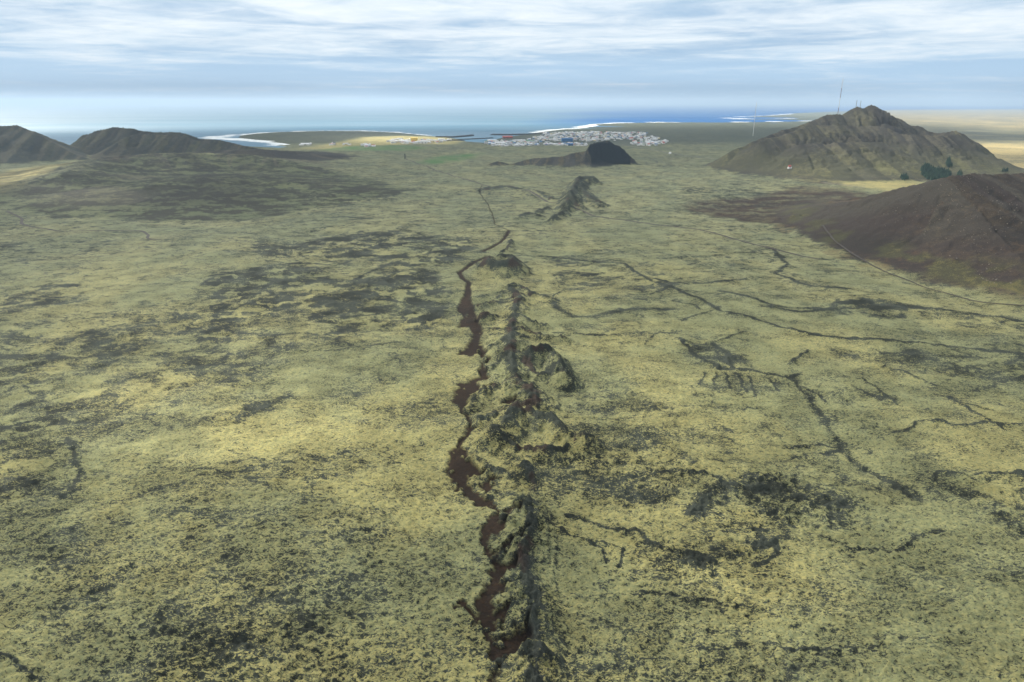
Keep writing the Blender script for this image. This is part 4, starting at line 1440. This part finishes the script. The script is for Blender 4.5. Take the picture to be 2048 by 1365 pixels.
D7 = plain('dark_red_paint', (.20, .05, .05), .5)
mast_at(1672, 226, 1686, 158, 3300, 1.4, [(.14, WHP)] + [(.145, D7), (.1433, WHP)] * 2 + [(.145, D7), (.14, WHP), (.0, D7)][:2] + [(.0, WHP)][:0],
        'very tall red and white guyed mast behind the left shoulder of the mountain')
mast_at(1505, 270, 1513, 206, 4850, 1.9, [(.5, WHP), (.5, WHP)], 'slender tall white guyed mast on the flat coast left of the mountain')
for u_, v0_, lb in ((1714, 201, 'left of the two short masts on the rocky summit'), (1722, 202, 'right of the two short masts on the rocky summit')):
    mast_at(u_, 214, u_, v0_, 2842, 1.1, [(1.0, STEEL)], lb, guys=False)

# pylon on the plain
p = hit(810, 319)
t = thing('lattice_tower', p, 'dark lattice tower standing left of the bright green field', 'tower')
b = MB()
lattice(b, 20, 6, 3, 5, .45)
b.build('frame', (ROCK,), t)
b = MB()
b.box(0, 0, 20, 7, 1.2, .8)
b.box(0, 0, 16, 9, 1.2, .8)
b.build('crossarm', (ROCK,), t)


# breakwaters
def mole(px, w, h, label):
    P = np.array([G(*p) for p in px])
    seg = np.concatenate([[0], np.cumsum(np.hypot(*np.diff(P, axis=0).T))])
    n = int(seg[-1] / 9) + 3
    s_ = np.linspace(0, seg[-1], n)
    x, y = np.interp(s_, seg, P[:, 0]), np.interp(s_, seg, P[:, 1])
    tx, ty = np.gradient(x), np.gradient(y)
    L = np.hypot(tx, ty)
    nx, ny = -ty / L, tx / L
    prof = [(-1, -8), (-.7, -1.5), (-.4, .75), (-.2, 1), (.2, 1), (.4, .75), (.7, -1.5), (1, -8)]
    v = []
    for i in range(n):
        e = min(1, (n - 1 - i + .3) / 2.5)
        for o_, z in prof:
            jw, jz = random.uniform(-.06, .06), random.uniform(-.12, .12)
            v.append((x[i] + nx[i] * w * (o_ + jw) * (.5 + .5 * e), y[i] + ny[i] * w * (o_ + jw) * (.5 + .5 * e), (z * h if z > -2 else -8) * e + jz * h - (1 - e) * 4))
    k = len(prof)
    i = (np.arange(n - 1)[:, None] * k + np.arange(k - 1)[None, :]).ravel()
    f = np.stack([i, i + 1, i + k + 1, i + k], 1)
    o = make_mesh('breakwater', v, f, (ROCK,), smooth=False)
    tag(o, label, 'breakwater', 'breakwaters of the harbour')


mole([(872, 275), (905, 275.5), (930, 273.5), (948, 271.5)], 17, 8, 'long curved outer breakwater with a raised rounded head, left of the harbour mouth')
mole([(1085, 267), (1060, 269.5), (1020, 270.5), (979, 270.2)], 17, 7, 'straight dark outer breakwater right of the harbour mouth')
mole([(900, 280), (940, 278.8), (989, 276.3)], 9, 4, 'thin inner pier reaching far across the harbour basin')
mole([(880, 283), (905, 282.4), (932, 281.8)], 9, 4, 'short inner pier nearest the sunlit quarter')

# ------------------------------------------------------------------ woods on the mountain foot
PINE = plain('dark_conifer', (.014, .040, .028), .9, .8, .5)
PINE2 = plain('mid_conifer', (.024, .058, .034), .9, .8, .5)


def wood(px, n, label, h0=10):
    b = MB()
    us = [p[0] for p in px]
    vs = [p[1] for p in px]
    poly = [np.array(p, float) for p in px]
    rr_ = random.Random(len(px) * n)
    k = 0
    while k < n:
        u, v = rr_.uniform(min(us), max(us)), rr_.uniform(min(vs), max(vs))
        if not in_poly(np.array([u]), np.array([v]), poly)[0]:
            continue
        k += 1
        p = hit(u, v, 1500, 3200)
        h = h0 * rr_.uniform(.6, 1.3)
        r = h * .26
        x, y = p[0] + rr_.uniform(-2, 2), p[1] + rr_.uniform(-3, 3)
        z = float(zz_at(x, y)[0])
        b.tube((x, y, z - 1), (x, y, z + h * .4), .25, .15, 4)
        m = rr_.randint(0, 1)
        for j in range(4):
            zb = z + h * (.12 + .22 * j)
            q = r * (1 - .22 * j)
            nn = 7
            a0 = rr_.uniform(0, 6)
            ring = [(x + q * rr_.uniform(.75, 1.15) * math.cos(a0 + 6.283 * i / nn), y + q * rr_.uniform(.75, 1.15) * math.sin(a0 + 6.283 * i / nn), zb + rr_.uniform(-.3, .1)) for i in range(nn)]
            tip = (x, y, zb + h * .34)
            for i in range(nn):
                b.face([ring[i], ring[(i + 1) % nn], tip], m)
    o = b.build('conifer_wood', (PINE, PINE2))
    tag(o, label, kind='stuff')


wood([(1841, 339), (1852, 331), (1866, 339), (1884, 341), (1899, 346), (1901, 352), (1893, 360), (1878, 363), (1856, 361), (1843, 350)], 900, 'large dark conifer wood at the foot of the mountain')
wood([(1893, 322), (1900, 318), (1903, 332), (1899, 338), (1893, 334)], 50, 'narrow strip of dark conifers in a gully above the large wood')
wood([(1802, 353), (1812, 352), (1816, 358), (1808, 362), (1801, 360)], 45, 'small round dark copse left of the large wood')
wood([(1911, 348), (1922, 346), (1925, 351), (1912, 353)], 20, 'dark shrubs behind the crest of the scree hill')
wood([(2004, 342), (2014, 342), (2014, 345), (2004, 345)], 12, 'few dark shrubs at the right foot of the mountain')


# ------------------------------------------------------------------ loose rocks on the scree hill
def rocks():
    rr_ = random.Random(5)
    LT = plain('pale_rock', (.20, .175, .145), .9, 1.0, .3)
    DK = plain('brown_rock', (.11, .085, .07), .9, 1.0, .3)
    b = MB()
    ico = [(0, 0, 1), (.89, 0, .45), (.28, .85, .45), (-.72, .53, .45), (-.72, -.53, .45), (.28, -.85, .45), (.72, .53, -.45), (-.28, .85, -.45), (-.89, 0, -.45), (-.28, -.85, -.45), (.72, -.53, -.45), (0, 0, -1)]
    fi = [(0, 1, 2), (0, 2, 3), (0, 3, 4), (0, 4, 5), (0, 5, 1), (1, 6, 2), (2, 7, 3), (3, 8, 4), (4, 9, 5), (5, 10, 1), (6, 7, 2), (7, 8, 3), (8, 9, 4), (9, 10, 5), (10, 6, 1), (6, 11, 7), (7, 11, 8), (8, 11, 9), (9, 11, 10), (10, 11, 6)]
    pts = []
    k = 0
    # more rocks along bands that run down the slope
    bands = [((1960, 352), (1850, 440)), ((2010, 360), (1860, 470)), ((1900, 358), (1780, 440)), ((2048, 380), (1930, 470)), ((1930, 350), (1900, 420)), ((2048, 420), (1900, 520)), ((1990, 520), (1960, 580))]
    while k < 800:
        (a, b_), (c, d) = rr_.choice(bands)
        t = rr_.random()
        u, v = a + (c - a) * t + rr_.gauss(0, 26), b_ + (d - b_) * t + rr_.gauss(0, 20)
        d_ = ray(u, v)
        pts.append((u, v))
        k += 1
    for u, v in pts:
        p = hit(u, v, 600, 1400)
        i = int(np.clip(np.searchsorted(rs, math.hypot(p[0], p[1])), 0, NR - 1))
        j = int(np.clip(np.searchsorted(az, math.atan2(p[0], p[1])), 0, NA - 1))
        if hill[i * NA + j] < 10:
            continue
        s_ = rr_.choice((.35, .45, .6, .9)) * rr_.uniform(.7, 1.3)
        off = len(b.v)
        for q in ico:
            b.v.append((p[0] + q[0] * s_ * rr_.uniform(.7, 1.3), p[1] + q[1] * s_ * rr_.uniform(.7, 1.3), p[2] + s_ * .3 + q[2] * s_ * rr_.uniform(.6, 1.0)))
        m = 0 if rr_.random() < .42 else 1
        for f in fi:
            b.f.append([off + w for w in f])
            b.m.append(m)
    o = b.build('loose_rocks', (LT, DK))
    tag(o, 'pale and brown loose rocks strewn over the scree hill', kind='stuff')


rocks()
print('done')
